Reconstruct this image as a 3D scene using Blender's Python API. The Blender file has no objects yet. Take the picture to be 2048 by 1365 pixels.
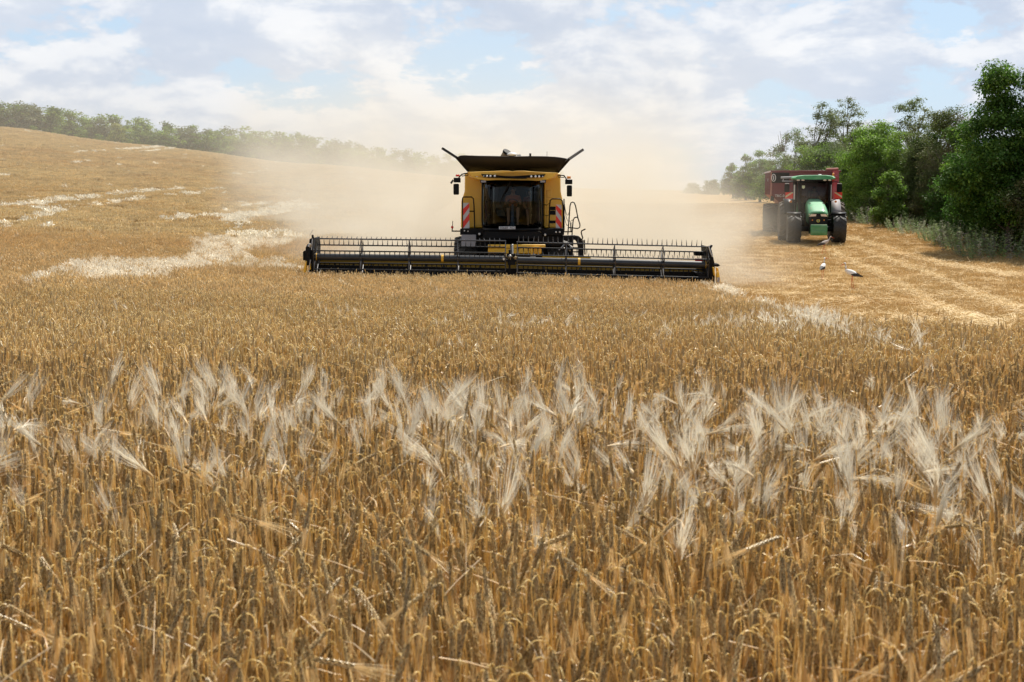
import bpy, math, random
import numpy as np
from mathutils import Vector, Matrix, Euler
R = math.radians
sc = bpy.context.scene
COL = sc.collection

# ------------------------------------------------------------------ camera
FPX = 2700.0                                   # focal length in photo pixels (photo is 2048 wide)
PITCH = math.atan(302.5 / FPX)
EYE = 1.65
cam_d = bpy.data.cameras.new("camera"); cam = bpy.data.objects.new("camera", cam_d); COL.objects.link(cam)
cam_d.sensor_width = 36; cam_d.lens = FPX / 2048 * 36
cam_d.clip_start = 0.05; cam_d.clip_end = 12000
cam.location = (0, 0, EYE); cam.rotation_euler = (math.pi / 2 - PITCH, 0, 0)
cam_d.dof.use_dof = True; cam_d.dof.focus_distance = 38; cam_d.dof.aperture_fstop = 10
sc.camera = cam

# ------------------------------------------------------------------ sun + sky
SUN_EL, SUN_AZ = R(58), R(34)                  # azimuth clockwise from +Y (the view direction)
S = Vector((math.sin(SUN_AZ) * math.cos(SUN_EL), math.cos(SUN_AZ) * math.cos(SUN_EL), math.sin(SUN_EL)))
sl = bpy.data.lights.new("sun", 'SUN'); sl.energy = 5.0; sl.angle = R(0.55); sl.color = (1.0, 0.95, 0.86)
so = bpy.data.objects.new("sun", sl); COL.objects.link(so); so.rotation_euler = S.to_track_quat('Z', 'Y').to_euler()
so.location = (30, 40, 60)

world = bpy.data.worlds.new("World"); sc.world = world; world.use_nodes = True
def world_nodes():
    nt = world.node_tree; nt.nodes.clear(); N = nt.nodes.new; L = nt.links.new
    out = N('ShaderNodeOutputWorld'); bg = N('ShaderNodeBackground'); bg.inputs[1].default_value = 0.1
    L(bg.outputs[0], out.inputs[0])
    sky = N('ShaderNodeTexSky'); sky.sky_type = 'NISHITA'; sky.sun_disc = False
    sky.sun_elevation = SUN_EL; sky.sun_rotation = SUN_AZ; sky.altitude = 150; sky.dust_density = 1.2; sky.ozone_density = 1.6
    tc = N('ShaderNodeTexCoord')
    sep = N('ShaderNodeSeparateXYZ'); L(tc.outputs['Generated'], sep.inputs[0])
    def m(op, a, b=None, c=None, clamp=False):
        n = N('ShaderNodeMath'); n.operation = op; n.use_clamp = clamp
        for i, v in enumerate((a, b, c)):
            if v is None: continue
            if isinstance(v, (int, float)): n.inputs[i].default_value = v
            else: L(v, n.inputs[i])
        return n.outputs[0]
    x, y, z = sep.outputs
    # cloud layer seen in perspective: near the horizon the clouds are squeezed vertically
    az = m('ARCTAN2', x, y)
    el = m('ARCSINE', m('MINIMUM', m('MAXIMUM', z, 0.0), 1.0))
    def vec(sx, sy, off):
        c = N('ShaderNodeCombineXYZ'); L(m('MULTIPLY', az, sx), c.inputs[0])
        L(m('MULTIPLY', m('POWER', m('ADD', el, 0.01), 0.8), sy), c.inputs[1]); c.inputs[2].default_value = off; return c.outputs[0]
    def noise(v, scale, det, rough, dist=0.0):
        n = N('ShaderNodeTexNoise'); n.inputs['Scale'].default_value = scale; n.inputs['Detail'].default_value = det
        n.inputs['Roughness'].default_value = rough; n.inputs['Distortion'].default_value = dist; L(v, n.inputs['Vector']); return n.outputs['Fac']
    def ramp(v, a, b, smooth=True):
        n = N('ShaderNodeMapRange'); n.interpolation_type = 'SMOOTHSTEP' if smooth else 'LINEAR'
        n.inputs['From Min'].default_value = a; n.inputs['From Max'].default_value = b; L(v, n.inputs['Value']); return n.outputs[0]
    v1 = vec(9.0, 15.0, 3.7); n1 = noise(v1, 1.0, 11, 0.62, 0.10)
    # right part of the view is less overcast
    bias = m('MULTIPLY', ramp(az, -0.05, 0.4), -0.055)
    d1 = m('ADD', n1, bias)
    cover = ramp(d1, 0.38, 0.455)
    # same field a little higher: lit tops vs grey bases
    v2 = vec(9.0, 15.0, 3.7); add = N('ShaderNodeVectorMath'); add.operation = 'ADD'; add.inputs[1].default_value = (0.05, 0.17, 0); L(v2, add.inputs[0])
    n2 = noise(add.outputs[0], 1.0, 6, 0.5, 0.35)
    lit = ramp(m('SUBTRACT', n1, n2), -0.07, 0.10)
    v3 = vec(3.0, 7.0, 9.1); big = ramp(noise(v3, 1.0, 5, 0.55), 0.35, 0.65)
    fine = noise(vec(34, 60, 1.3), 1.0, 6, 0.6)
    lit2 = m('ADD', m('MULTIPLY', lit, 0.65), m('MULTIPLY', big, 0.35))
    lit3 = m('ADD', lit2, m('MULTIPLY', m('SUBTRACT', fine, 0.5), 0.35), None, True)
    cc = N('ShaderNodeMixRGB'); cc.inputs[1].default_value = (4.15, 4.75, 5.8, 1); cc.inputs[2].default_value = (7.1, 7.15, 7.3, 1); L(lit3, cc.inputs[0])
    blue = N('ShaderNodeMixRGB'); blue.inputs[0].default_value = 0.75; L(sky.outputs[0], blue.inputs[1]); blue.inputs[2].default_value = (4.1, 5.4, 6.9, 1)
    mx = N('ShaderNodeMixRGB'); L(m('MULTIPLY', cover, 0.93), mx.inputs[0]); L(blue.outputs[0], mx.inputs[1]); L(cc.outputs[0], mx.inputs[2])
    # milky air near the horizon
    hz = N('ShaderNodeMixRGB'); L(m('MULTIPLY', m('SUBTRACT', 1.0, ramp(el, -0.02, 0.085)), 0.60), hz.inputs[0])
    L(mx.outputs[0], hz.inputs[1]); hz.inputs[2].default_value = (5.3, 5.6, 6.1, 1)
    # overhead, out of view, the sky is dimmed to cut its fill light
    dk = N('ShaderNodeVectorMath'); dk.operation = 'SCALE'; L(hz.outputs[0], dk.inputs[0]); L(m('SUBTRACT', 1.0, m('MULTIPLY', ramp(el, 0.22, 0.75), 0.50)), dk.inputs['Scale'])
    L(dk.outputs[0], bg.inputs[0])
world_nodes()
sc.view_settings.view_transform = 'Standard'; sc.view_settings.look = 'None'; sc.view_settings.gamma = 1
sc.view_settings.exposure = 0.47; sc.view_settings.use_curve_mapping = False
sc.render.engine = 'CYCLES'
cy = sc.cycles
cy.max_bounces = 7; cy.diffuse_bounces = 3; cy.glossy_bounces = 2; cy.transmission_bounces = 4; cy.transparent_max_bounces = 12
cy.volume_bounces = 2; cy.volume_step_rate = 1.0; cy.volume_max_steps = 256
cy.use_denoising = True; cy.caustics_reflective = False; cy.caustics_refractive = False
cy.sample_clamp_indirect = 8

# ------------------------------------------------------------------ photo geometry <-> world
CP, SP = math.cos(PITCH), math.sin(PITCH)
def A(px, py, d):
    """world point at depth d (world Y) seen at photo pixel px,py"""
    u = 682.5 - py
    den = u * SP + FPX * CP
    return Vector(((px - 1024) / den * d, d, EYE + (u * CP - FPX * SP) / den * d))
def proj(X, Y, Z):
    Z = Z - EYE
    f = Y * CP - Z * SP; u = Y * SP + Z * CP
    f = np.maximum(f, 1e-3)
    return 1024 + X / f * FPX, 682.5 - u / f * FPX

# ------------------------------------------------------------------ terrain
TA = np.array([-.60, -.38, -.27, -.157, 0, .157, .25, .38, .60])
TD = np.array([3, 10, 20, 40, 50, 69, 100, 150, 250, 330, 500, 3000.])
TZ = np.array([
 [0, 0, 0, 0, 0, 0, 0, 0, 0],
 [-.26, -.28, -.29, -.31, -.32, -.33, -.33, -.31, -.3],
 [-.60, -.72, -.76, -.82, -.86, -.92, -.95, -.86, -.75],
 [-.55, -1.05, -1.25, -1.50, -1.65, -1.82, -1.85, -1.70, -1.2],
 [-.15, -.95, -1.2, -1.50, -1.70, -1.9, -1.9, -1.80, -1.1],
 [.7, -.50, -.9, -1.25, -1.3, -1.15, -.95, -1.1, -.8],
 [2.6, .65, .0, -.55, -.8, -.7, -.45, -.30, 0.],
 [7.5, 4.0, 2.5, 1.2, .2, .1, .2, .4, .8],
 [18., 12.3, 8.9, 5.6, 2.2, .9, .9, 1., 1.5],
 [19., 12.8, 9.2, 5.8, 2.2, .9, .9, 1., 1.5],
 [16., 10., 7., 4.5, 1.5, .5, .5, .5, .5],
 [-20] * 9])
def zg(X, Y):
    X = np.asarray(X, float); Y = np.asarray(Y, float)
    Yc = np.clip(Y, 3, 3000)
    a = np.clip(X / Yc, TA[0], TA[-1])
    ld = np.log(Yc); LD = np.log(TD)
    i = np.clip(np.searchsorted(LD, ld, side='right') - 1, 0, len(LD) - 2)
    j = np.clip(np.searchsorted(TA, a, side='right') - 1, 0, len(TA) - 2)
    t = (ld - LD[i]) / (LD[i + 1] - LD[i]); s = (a - TA[j]) / (TA[j + 1] - TA[j])
    # catmull-rom in depth (monotone enough), linear across
    def row(k, jj): return TZ[np.clip(k, 0, len(LD) - 1), jj]
    def dcub(jj):
        p1 = row(i, jj); p2 = row(i + 1, jj)
        h = LD[i + 1] - LD[i]
        ip = np.clip(i - 1, 0, len(LD) - 1); inn = np.clip(i + 2, 0, len(LD) - 1)
        m1 = (p2 - row(ip, jj)) / np.maximum(LD[i + 1] - LD[ip], 1e-6) * h
        m2 = (row(inn, jj) - p1) / np.maximum(LD[inn] - LD[i], 1e-6) * h
        m1 = np.where(i == 0, 0, m1)
        t2, t3 = t * t, t * t * t
        return (2 * t3 - 3 * t2 + 1) * p1 + (t3 - 2 * t2 + t) * m1 + (-2 * t3 + 3 * t2) * p2 + (t3 - t2) * m2
    s2 = s * s * (3 - 2 * s) * 0.5 + s * 0.5
    z = dcub(j) * (1 - s2) + dcub(j + 1) * s2
    w = np.clip((Yc - 12) / 30, 0, 1)
    return z + w * (0.05 * np.sin(X * .31 + Y * .17) + 0.04 * np.sin(X * .13 - Y * .29 + 1))
def gz(x, y): return float(zg(x, y))
def ground_at(px, py, d0, d1):
    """where the sight line of a photo pixel meets the ground, nearest to depth d0..d1"""
    best = None
    for d in np.arange(d0, d1, .1):
        p = A(px, py, float(d)); e = abs(p.z - gz(p.x, d))
        if best is None or e < best[0]: best = (e, float(d))
    return best[1]

CROP_EDGE_Y = [0, 6, 10, 13.5, 18, 23, 28, 34, 40.2]
CROP_EDGE_X = [9, 6.8, 5.6, 5.15, 4.75, 4.6, 4.9, 5.55, 6.05]
def crop_mask(X, Y):
    e = np.interp(Y, CROP_EDGE_Y, CROP_EDGE_X) + .12 * np.sin(Y * 2.1) + .1 * np.sin(Y * 5.3 + 1)
    return np.where(Y < 39.9, X < e, X < -6.45) & (Y < 262)

# ------------------------------------------------------------------ helpers
def tag(o, label=None, cat=None, group=None, kind=None):
    if label: o['label'] = label
    if cat: o['category'] = cat
    if group: o['group'] = group
    if kind: o['kind'] = kind
    return o
def empty(name, loc, rz=0.0, **k):
    o = bpy.data.objects.new(name, None); COL.objects.link(o); o.location = loc; o.rotation_euler = (0, 0, rz)
    o.empty_display_size = .3
    return tag(o, **k)
def link(o, parent=None):
    COL.objects.link(o)
    if parent is not None: o.parent = parent
    return o
def np_mesh(name, V, F, mats=(), fmat=None, col=None, smooth=False):
    V = np.asarray(V, np.float32).reshape(-1, 3); F = np.asarray(F, np.int32)
    k = F.shape[1]; me = bpy.data.meshes.new(name)
    me.vertices.add(len(V)); me.vertices.foreach_set('co', V.ravel())
    me.loops.add(F.size); me.loops.foreach_set('vertex_index', F.ravel())
    me.polygons.add(len(F)); me.polygons.foreach_set('loop_start', np.arange(0, F.size, k, dtype=np.int32))
    for mt in mats: me.materials.append(mt)
    if fmat is not None: me.polygons.foreach_set('material_index', np.asarray(fmat, np.int32))
    if col is not None:
        at = me.color_attributes.new('col', 'FLOAT_COLOR', 'POINT')
        c = np.ones((len(V), 4), np.float32); c[:, :3] = col; at.data.foreach_set('color', c.ravel())
    me.polygons.foreach_set('use_smooth', np.full(len(F), smooth))
    me.update(calc_edges=True); me.validate()
    return me
class MB:
    """collects simple solids, then links them as ONE mesh object"""
    def __init__(s): s.v = []; s.f = []; s.m = []
    def add(s, V, F, mi=0):
        b = len(s.v); s.v += [tuple(p) for p in V]; s.f += [tuple(b + i for i in q) for q in F]; s.m += [mi] * len(F); return s
    def box(s, x0, x1, y0, y1, z0, z1, mi=0, rot=None):
        V = [Vector((x, y, z)) for z in (z0, z1) for y in (y0, y1) for x in (x0, x1)]
        if rot:
            c = Vector(((x0 + x1) / 2, (y0 + y1) / 2, (z0 + z1) / 2)); M = Euler(rot).to_matrix()
            V = [M @ (p - c) + c for p in V]
        return s.add(V, [(0, 2, 3, 1), (4, 5, 7, 6), (0, 1, 5, 4), (2, 6, 7, 3), (0, 4, 6, 2), (1, 3, 7, 5)], mi)
    def hexa(s, P, mi=0):
        """8 points: bottom 4 ccw, top 4 ccw"""
        return s.add(P, [(3, 2, 1, 0), (4, 5, 6, 7), (0, 1, 5, 4), (1, 2, 6, 5), (2, 3, 7, 6), (3, 0, 4, 7)], mi)
    def cyl(s, p0, p1, r0, r1=None, n=12, mi=0, caps=True):
        return s.tube([p0, p1], [r0, r0 if r1 is None else r1], n, mi, caps)
    def tube(s, P, r, n=8, mi=0, caps=True):
        P = [Vector(p) for p in P]; k = len(P)
        rr = r if isinstance(r, (list, tuple)) else [r] * k
        V = []; up = None
        for i, p in enumerate(P):
            t = (P[min(i + 1, k - 1)] - P[max(i - 1, 0)]).normalized()
            if up is None: up = Vector((0, 0, 1)) if abs(t.z) < .9 else Vector((1, 0, 0))
            a = t.cross(up).normalized(); b = a.cross(t).normalized(); up = b
            for j in range(n):
                an = 2 * math.pi * j / n; V.append(p + (a * math.cos(an) + b * math.sin(an)) * rr[i])
        F = [(i * n + j, i * n + (j + 1) % n, (i + 1) * n + (j + 1) % n, (i + 1) * n + j) for i in range(k - 1) for j in range(n)]
        if caps: F += [tuple(range(n))[::-1], tuple((k - 1) * n + j for j in range(n))]
        return s.add(V, F, mi)
    def prism(s, poly, y0, y1, mi=0):
        """poly: list of (x,z); extruded along y"""
        n = len(poly)
        V = [(x, y0, z) for x, z in poly] + [(x, y1, z) for x, z in poly]
        F = [tuple(range(n))[::-1], tuple(n + i for i in range(n))] + [(i, (i + 1) % n, n + (i + 1) % n, n + i) for i in range(n)]
        return s.add(V, F, mi)
    def prismx(s, poly, x0, x1, mi=0):
        n = len(poly)
        V = [(x0, y, z) for y, z in poly] + [(x1, y, z) for y, z in poly]
        F = [tuple(range(n))[::-1], tuple(n + i for i in range(n))] + [(i, (i + 1) % n, n + (i + 1) % n, n + i) for i in range(n)]
        return s.add(V, F, mi)
    def lathe_x(s, prof, cx, cy_, cz, n=28, mi=0):
        """prof: list of (x, r) around the x axis"""
        V = []; k = len(prof)
        for x, r in prof:
            for j in range(n):
                a = 2 * math.pi * j / n; V.append((cx + x, cy_ + r * math.cos(a), cz + r * math.sin(a)))
        F = [(i * n + j, i * n + (j + 1) % n, (i + 1) * n + (j + 1) % n, (i + 1) * n + j) for i in range(k - 1) for j in range(n)]
        F += [tuple(range(n))[::-1], tuple((k - 1) * n + j for j in range(n))]
        return s.add(V, F, mi)
    def ball(s, c, rx, ry=None, rz=None, n=12, m=8, mi=0):
        ry = rx if ry is None else ry; rz = rx if rz is None else rz
        V = [(c[0], c[1], c[2] - rz)]
        for i in range(1, m):
            t = math.pi * i / m
            for j in range(n):
                a = 2 * math.pi * j / n
                V.append((c[0] + rx * math.sin(t) * math.cos(a), c[1] + ry * math.sin(t) * math.sin(a), c[2] - rz * math.cos(t)))
        V.append((c[0], c[1], c[2] + rz)); L = len(V) - 1
        F = [(0, 1 + (j + 1) % n, 1 + j) for j in range(n)]
        F += [(1 + i * n + j, 1 + i * n + (j + 1) % n, 1 + (i + 1) * n + (j + 1) % n, 1 + (i + 1) * n + j) for i in range(m - 2) for j in range(n)]
        F += [(1 + (m - 2) * n + j, 1 + (m - 2) * n + (j + 1) % n, L) for j in range(n)]
        return s.add(V, F, mi)
    def build(s, name, mats, parent=None, bevel=0.0, smooth=35):
        me = bpy.data.meshes.new(name); me.from_pydata(s.v, [], s.f)
        if not isinstance(mats, (list, tuple)): mats = [mats]
        for mt in mats: me.materials.append(mt)
        me.polygons.foreach_set('material_index', s.m)
        me.update()
        if smooth:
            me.polygons.foreach_set('use_smooth', [True] * len(s.f)); me.set_sharp_from_angle(angle=R(smooth))
        o = bpy.data.objects.new(name, me); link(o, parent)
        if bevel:
            b = o.modifiers.new('bevel', 'BEVEL'); b.width = bevel; b.segments = 2; b.limit_method = 'ANGLE'; b.angle_limit = R(40)
        return o

# ------------------------------------------------------------------ materials
def new_mat(name):
    mt = bpy.data.materials.new(name); mt.use_nodes = True; nt = mt.node_tree; nt.nodes.clear()
    return mt, nt, nt.nodes.new, nt.links.new
def paint(name, col, rough=.45, metal=0., dirt_sheen=.35, dirt_sheen_col=(.42, .33, .2), scale=3., spec=.5, coat=0., bump=0.):
    """paint / rubber / metal with procedural dust, grime and painted sheen on it"""
    mt, nt, N, L = new_mat(name)
    out = N('ShaderNodeOutputMaterial'); p = N('ShaderNodeBsdfPrincipled'); L(p.outputs[0], out.inputs[0])
    tc = N('ShaderNodeTexCoord'); n = N('ShaderNodeTexNoise'); n.inputs['Scale'].default_value = scale; n.inputs['Detail'].default_value = 8; n.inputs['Roughness'].default_value = .65
    L(tc.outputs['Object'], n.inputs['Vector'])
    geo = N('ShaderNodeNewGeometry'); sp = N('ShaderNodeSeparateXYZ'); L(geo.outputs['Normal'], sp.inputs[0])
    up = N('ShaderNodeMapRange'); up.inputs['From Min'].default_value = .2; up.inputs['From Max'].default_value = 1; up.inputs['To Max'].default_value = .28; L(sp.outputs[2], up.inputs['Value'])
    a = N('ShaderNodeMath'); a.operation = 'ADD'; L(n.outputs['Fac'], a.inputs[0]); L(up.outputs[0], a.inputs[1])
    r = N('ShaderNodeMapRange'); r.inputs['From Min'].default_value = .38; r.inputs['From Max'].default_value = .95; r.inputs['To Max'].default_value = dirt_sheen * 1.6; L(a.outputs[0], r.inputs['Value'])
    mx = N('ShaderNodeMixRGB'); mx.inputs[1].default_value = (*col, 1); mx.inputs[2].default_value = (*dirt_sheen_col, 1); L(r.outputs[0], mx.inputs[0]); L(mx.outputs[0], p.inputs['Base Color'])
    rr = N('ShaderNodeMapRange'); rr.inputs['To Min'].default_value = rough; rr.inputs['To Max'].default_value = min(1, rough + .45); L(r.outputs[0], rr.inputs['Value']); L(rr.outputs[0], p.inputs['Roughness'])
    p.inputs['Metallic'].default_value = metal; p.inputs['Specular IOR Level'].default_value = spec
    if coat: p.inputs['Coat Weight'].default_value = coat; p.inputs['Coat Roughness'].default_value = .15
    if bump:
        b = N('ShaderNodeBump'); b.inputs['Strength'].default_value = bump; b.inputs['Distance'].default_value = .01; L(n.outputs['Fac'], b.inputs['Height']); L(b.outputs[0], p.inputs['Normal'])
    return mt
M = {}
M['yellow'] = paint('yellow_paint', (.78, .43, .018), .38, dirt_sheen=.13, coat=.3, dirt_sheen_col=(.5, .36, .18))
M['header_wall'] = paint('shaded_yellow_wall', (.34, .19, .02), .7, dirt_sheen=.4, dirt_sheen_col=(.2, .14, .07), spec=.1)  # yellow darkened, the shade on this wall put into its colour
M['yellow_roof'] = paint('roof_paint', (.82, .47, .04), .4, dirt_sheen=.2)
M['black'] = paint('black_paint', (.005, .005, .006), .55, dirt_sheen=.01, spec=.15)
M['black_satin'] = paint('black_steel', (.009, .010, .013), .45, dirt_sheen=.02, spec=.25)
M['tube'] = paint('reel_tube_paint', (.016, .02, .028), .32, dirt_sheen=.04)
M['rubber'] = paint('tyre_rubber', (.016, .016, .017), .55, dirt_sheen=.16, dirt_sheen_col=(.22, .18, .13), scale=2.2, bump=.3)
M['rubber_dusty'] = paint('dusty_tyre_rubber', (.04, .036, .032), .8, dirt_sheen=.5, dirt_sheen_col=(.20, .16, .12), scale=1.6, bump=.3)
M['hopper'] = paint('hopper_panel', (.012, .009, .007), .6, spec=.2, dirt_sheen=.05, dirt_sheen_col=(.20, .11, .05), scale=1.2)
M['tine'] = paint('steel_tine', (.06, .062, .07), .3, metal=.6, dirt_sheen=.05)
M['steel'] = paint('worn_steel', (.42, .42, .42), .35, metal=.8, dirt_sheen=.3)
M['grey'] = paint('grey_panel', (.30, .30, .33), .6, dirt_sheen=.2)
M['green'] = paint('green_paint', (.018, .19, .055), .35, dirt_sheen=.2, dirt_sheen_col=(.40, .50, .38), coat=.4)
M['green_hood'] = paint('green_bonnet', (.022, .25, .09), .5, dirt_sheen=.30, dirt_sheen_col=(.40, .60, .42), coat=.1)  # pale mint overlay is the bonnet's reflection painted in
M['rim'] = paint('rim_yellow', (.66, .42, .03), .45, dirt_sheen=.35)
M['red'] = paint('cart_red', (.13, .006, .010), .4, dirt_sheen=.10, dirt_sheen_col=(.35, .2, .15), coat=.3)
M['red_dusty'] = paint('dusty_cart_red', (.36, .12, .10), .6, dirt_sheen=.85, dirt_sheen_col=(.45, .26, .2))
M['white'] = paint('white_paint', (.75, .75, .74), .45, dirt_sheen=.2)
M['lampglass'] = paint('lamp_lens', (.80, .80, .78), .12, dirt_sheen=.2)
M['amber'] = paint('amber_lens', (.85, .26, .02), .25, dirt_sheen=.1)
M['redlens'] = paint('red_lens', (.7, .03, .02), .25, dirt_sheen=.1)
M['signred'] = paint('sign_red', (.80, .035, .02), .5, dirt_sheen=.08)
M['signwhite'] = paint('sign_white', (.55, .55, .57), .5, dirt_sheen=.12)
M['seat'] = paint('seat_cloth', (.02, .02, .022), .9, dirt_sheen=.1)
M['cabin'] = paint('cabin_trim', (.045, .045, .045), .8, dirt_sheen=.1)
M['skin'] = paint('skin', (.50, .27, .19), .6, dirt_sheen=.0)
M['hair'] = paint('hair', (.03, .02, .015), .8, dirt_sheen=.0)
M['shirt_orange'] = paint('orange_shirt', (.55, .15, .06), .9, dirt_sheen=.15)
M['shirt_red'] = paint('dark_red_shirt', (.22, .03, .04), .9, dirt_sheen=.1)
M['shirt_blue'] = paint('blue_grey_shirt', (.10, .12, .2), .9, dirt_sheen=.1)
M['shorts'] = paint('dark_shorts', (.04, .045, .07), .9, dirt_sheen=.1)
M['stork_white'] = paint('white_plumage', (.80, .78, .76), .9, dirt_sheen=.1, scale=9)
M['stork_grey'] = paint('greyish_plumage', (.50, .44, .41), .9, dirt_sheen=.15, scale=9)
M['stork_black'] = paint('black_plumage', (.018, .018, .022), .6, dirt_sheen=.08, scale=9)
M['bill'] = paint('red_bill', (.55, .07, .02), .5, dirt_sheen=.1)
M['bark'] = paint('bark', (.10, .08, .06), .95, dirt_sheen=.4, dirt_sheen_col=(.2, .18, .15), scale=6, bump=1)
def glass_mat(name, tint, refl=.6, rough=.03):
    mt, nt, N, L = new_mat(name)
    out = N('ShaderNodeOutputMaterial'); mix = N('ShaderNodeMixShader'); t = N('ShaderNodeBsdfTransparent'); g = N('ShaderNodeBsdfGlossy')
    t.inputs[0].default_value = (*tint, 1); g.inputs['Roughness'].default_value = rough; g.inputs[0].default_value = (refl,) * 3 + (1,)
    fr = N('ShaderNodeFresnel'); fr.inputs[0].default_value = 1.5
    L(fr.outputs[0], mix.inputs[0]); L(t.outputs[0], mix.inputs[1]); L(g.outputs[0], mix.inputs[2]); L(mix.outputs[0], out.inputs[0]); return mt
M['glass'] = glass_mat('cab_glass', (.70, .74, .72), .28)
M['glass_dark'] = glass_mat('tinted_glass', (.58, .62, .6), .5)
# ------------------------------------------------------------------ ground sheet
def ground_material():
    mt, nt, N, L = new_mat('field_ground')
    out = N('ShaderNodeOutputMaterial'); p = N('ShaderNodeBsdfPrincipled'); p.inputs['Roughness'].default_value = .95; p.inputs['Specular IOR Level'].default_value = .15
    L(p.outputs[0], out.inputs[0])
    geo = N('ShaderNodeNewGeometry')
    def noise(scale, det, rough=.6, stretch=(1, 1, 1)):
        mp = N('ShaderNodeMapping'); mp.inputs['Scale'].default_value = stretch; L(geo.outputs['Position'], mp.inputs[0])
        n = N('ShaderNodeTexNoise'); n.inputs['Scale'].default_value = scale; n.inputs['Detail'].default_value = det; n.inputs['Roughness'].default_value = rough
        L(mp.outputs[0], n.inputs['Vector']); return n.outputs['Fac']
    def rng_(v, a, b, lo=0, hi=1):
        r = N('ShaderNodeMapRange'); r.inputs['From Min'].default_value = a; r.inputs['From Max'].default_value = b; r.inputs['To Min'].default_value = lo; r.inputs['To Max'].default_value = hi; L(v, r.inputs['Value']); return r.outputs[0]
    def mix(f, a, b):
        x = N('ShaderNodeMixRGB'); L(f, x.inputs[0])
        for i, c in ((1, a), (2, b)):
            if isinstance(c, tuple): x.inputs[i].default_value = (*c, 1)
            else: L(c, x.inputs[i])
        return x.outputs[0]
    big = noise(.12, 4, .6, (1, .35, 1)); mid = noise(1.6, 6, .7, (1, .3, 1)); fin = noise(28, 4, .7, (1, .45, 1))
    c = mix(rng_(big, .35, .65), (.30, .175, .065), (.40, .26, .105))
    c = mix(rng_(mid, .35, .75), c, (.42, .29, .135))
    c = mix(rng_(fin, .45, .62, 0, .75), c, (.26, .14, .05))
    c = mix(rng_(fin, .56, .74, 0, .6), c, (.66, .52, .30))
    L(c, p.inputs['Base Color'])
    b = N('ShaderNodeBump'); b.inputs['Strength'].default_value = .8; b.inputs['Distance'].default_value = .06; L(fin, b.inputs['Height']); L(b.outputs[0], p.inputs['Normal'])
    return mt
def axis(lo, hi, step, far, growth=1.12):
    a = list(np.arange(lo, hi + step, step)); s = step
    while a[-1] < far: s *= growth; a.append(a[-1] + s)
    return a
yy = axis(-4, 60, .8, 3200, 1.07); yy = [-400, -150, -60, -25, -10] + yy
xp = axis(0, 40, .8, 3200, 1.08); xx = sorted(set([-v for v in xp] + xp))
GX, GY = np.meshgrid(np.array(xx), np.array(yy)); GZ = zg(GX, GY)
nx, ny = len(xx), len(yy)
idx = np.arange(nx * ny).reshape(ny, nx)
F = np.stack([idx[:-1, :-1], idx[:-1, 1:], idx[1:, 1:], idx[1:, :-1]], -1).reshape(-1, 4)
gm = np_mesh('ground', np.stack([GX, GY, GZ], -1).reshape(-1, 3), F, [ground_material()], smooth=True)
ground = link(bpy.data.objects.new('ground', gm)); tag(ground, 'golden stubble and straw covered field ground with a rise on the left', kind='structure')

# ------------------------------------------------------------------ foliage / straw materials
def leafy(name, trans=.35, rough=.6, patch=(1, 1, 1), patch_scale=.1, patch_amt=0., gloss=.0, gain=1.0):
    """vertex attribute 'col' x per-instance variation x broad patches, diffuse + translucent"""
    mt, nt, N, L = new_mat(name)
    out = N('ShaderNodeOutputMaterial'); at = N('ShaderNodeAttribute'); at.attribute_name = 'col'
    oi = N('ShaderNodeObjectInfo'); mr = N('ShaderNodeMapRange'); mr.inputs['To Min'].default_value = .86 * gain; mr.inputs['To Max'].default_value = 1.08 * gain; L(oi.outputs['Random'], mr.inputs['Value'])
    vm = N('ShaderNodeVectorMath'); vm.operation = 'SCALE'; L(at.outputs['Color'], vm.inputs[0]); L(mr.outputs[0], vm.inputs['Scale'])
    c = vm.outputs[0]
    if patch_amt:
        geo = N('ShaderNodeNewGeometry'); n = N('ShaderNodeTexNoise'); n.inputs['Scale'].default_value = patch_scale; n.inputs['Detail'].default_value = 5
        n.inputs['Roughness'].default_value = .65
        L(geo.outputs['Position'], n.inputs['Vector'])
        r = N('ShaderNodeMapRange'); r.inputs['From Min'].default_value = .42; r.inputs['From Max'].default_value = .68; r.inputs['To Max'].default_value = patch_amt; L(n.outputs['Fac'], r.inputs['Value'])
        mx = N('ShaderNodeMixRGB'); mx.blend_type = 'MULTIPLY'; L(r.outputs[0], mx.inputs[0]); L(c, mx.inputs[1]); mx.inputs[2].default_value = (*patch, 1); c = mx.outputs[0]
    d = N('ShaderNodeBsdfDiffuse'); t = N('ShaderNodeBsdfTranslucent'); L(c, d.inputs[0]); L(c, t.inputs[0])
    mix = N('ShaderNodeMixShader'); mix.inputs[0].default_value = trans; L(d.outputs[0], mix.inputs[1]); L(t.outputs[0], mix.inputs[2]); last = mix.outputs[0]
    if gloss:
        g = N('ShaderNodeBsdfGlossy'); g.inputs['Roughness'].default_value = rough; g.inputs[0].default_value = (1, .97, .9, 1)
        m2 = N('ShaderNodeMixShader'); m2.inputs[0].default_value = gloss; L(last, m2.inputs[1]); L(g.outputs[0], m2.inputs[2]); last = m2.outputs[0]
    L(last, out.inputs[0]); return mt
M['barley'] = leafy('ripe_barley', .46, .36, (.86, .74, .60), .07, .6, .06)
M['awns'] = leafy('pale_awns', .38, .45, gloss=.06)
M['straw'] = leafy('cut_straw', .2, .5, (.88, .76, .6), .35, .5, .04)
M['leaf'] = leafy('tree_leaf', .50, .45, gloss=.02)
M['weed'] = leafy('weed_leaf', .35, .5, gloss=.02)

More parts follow.
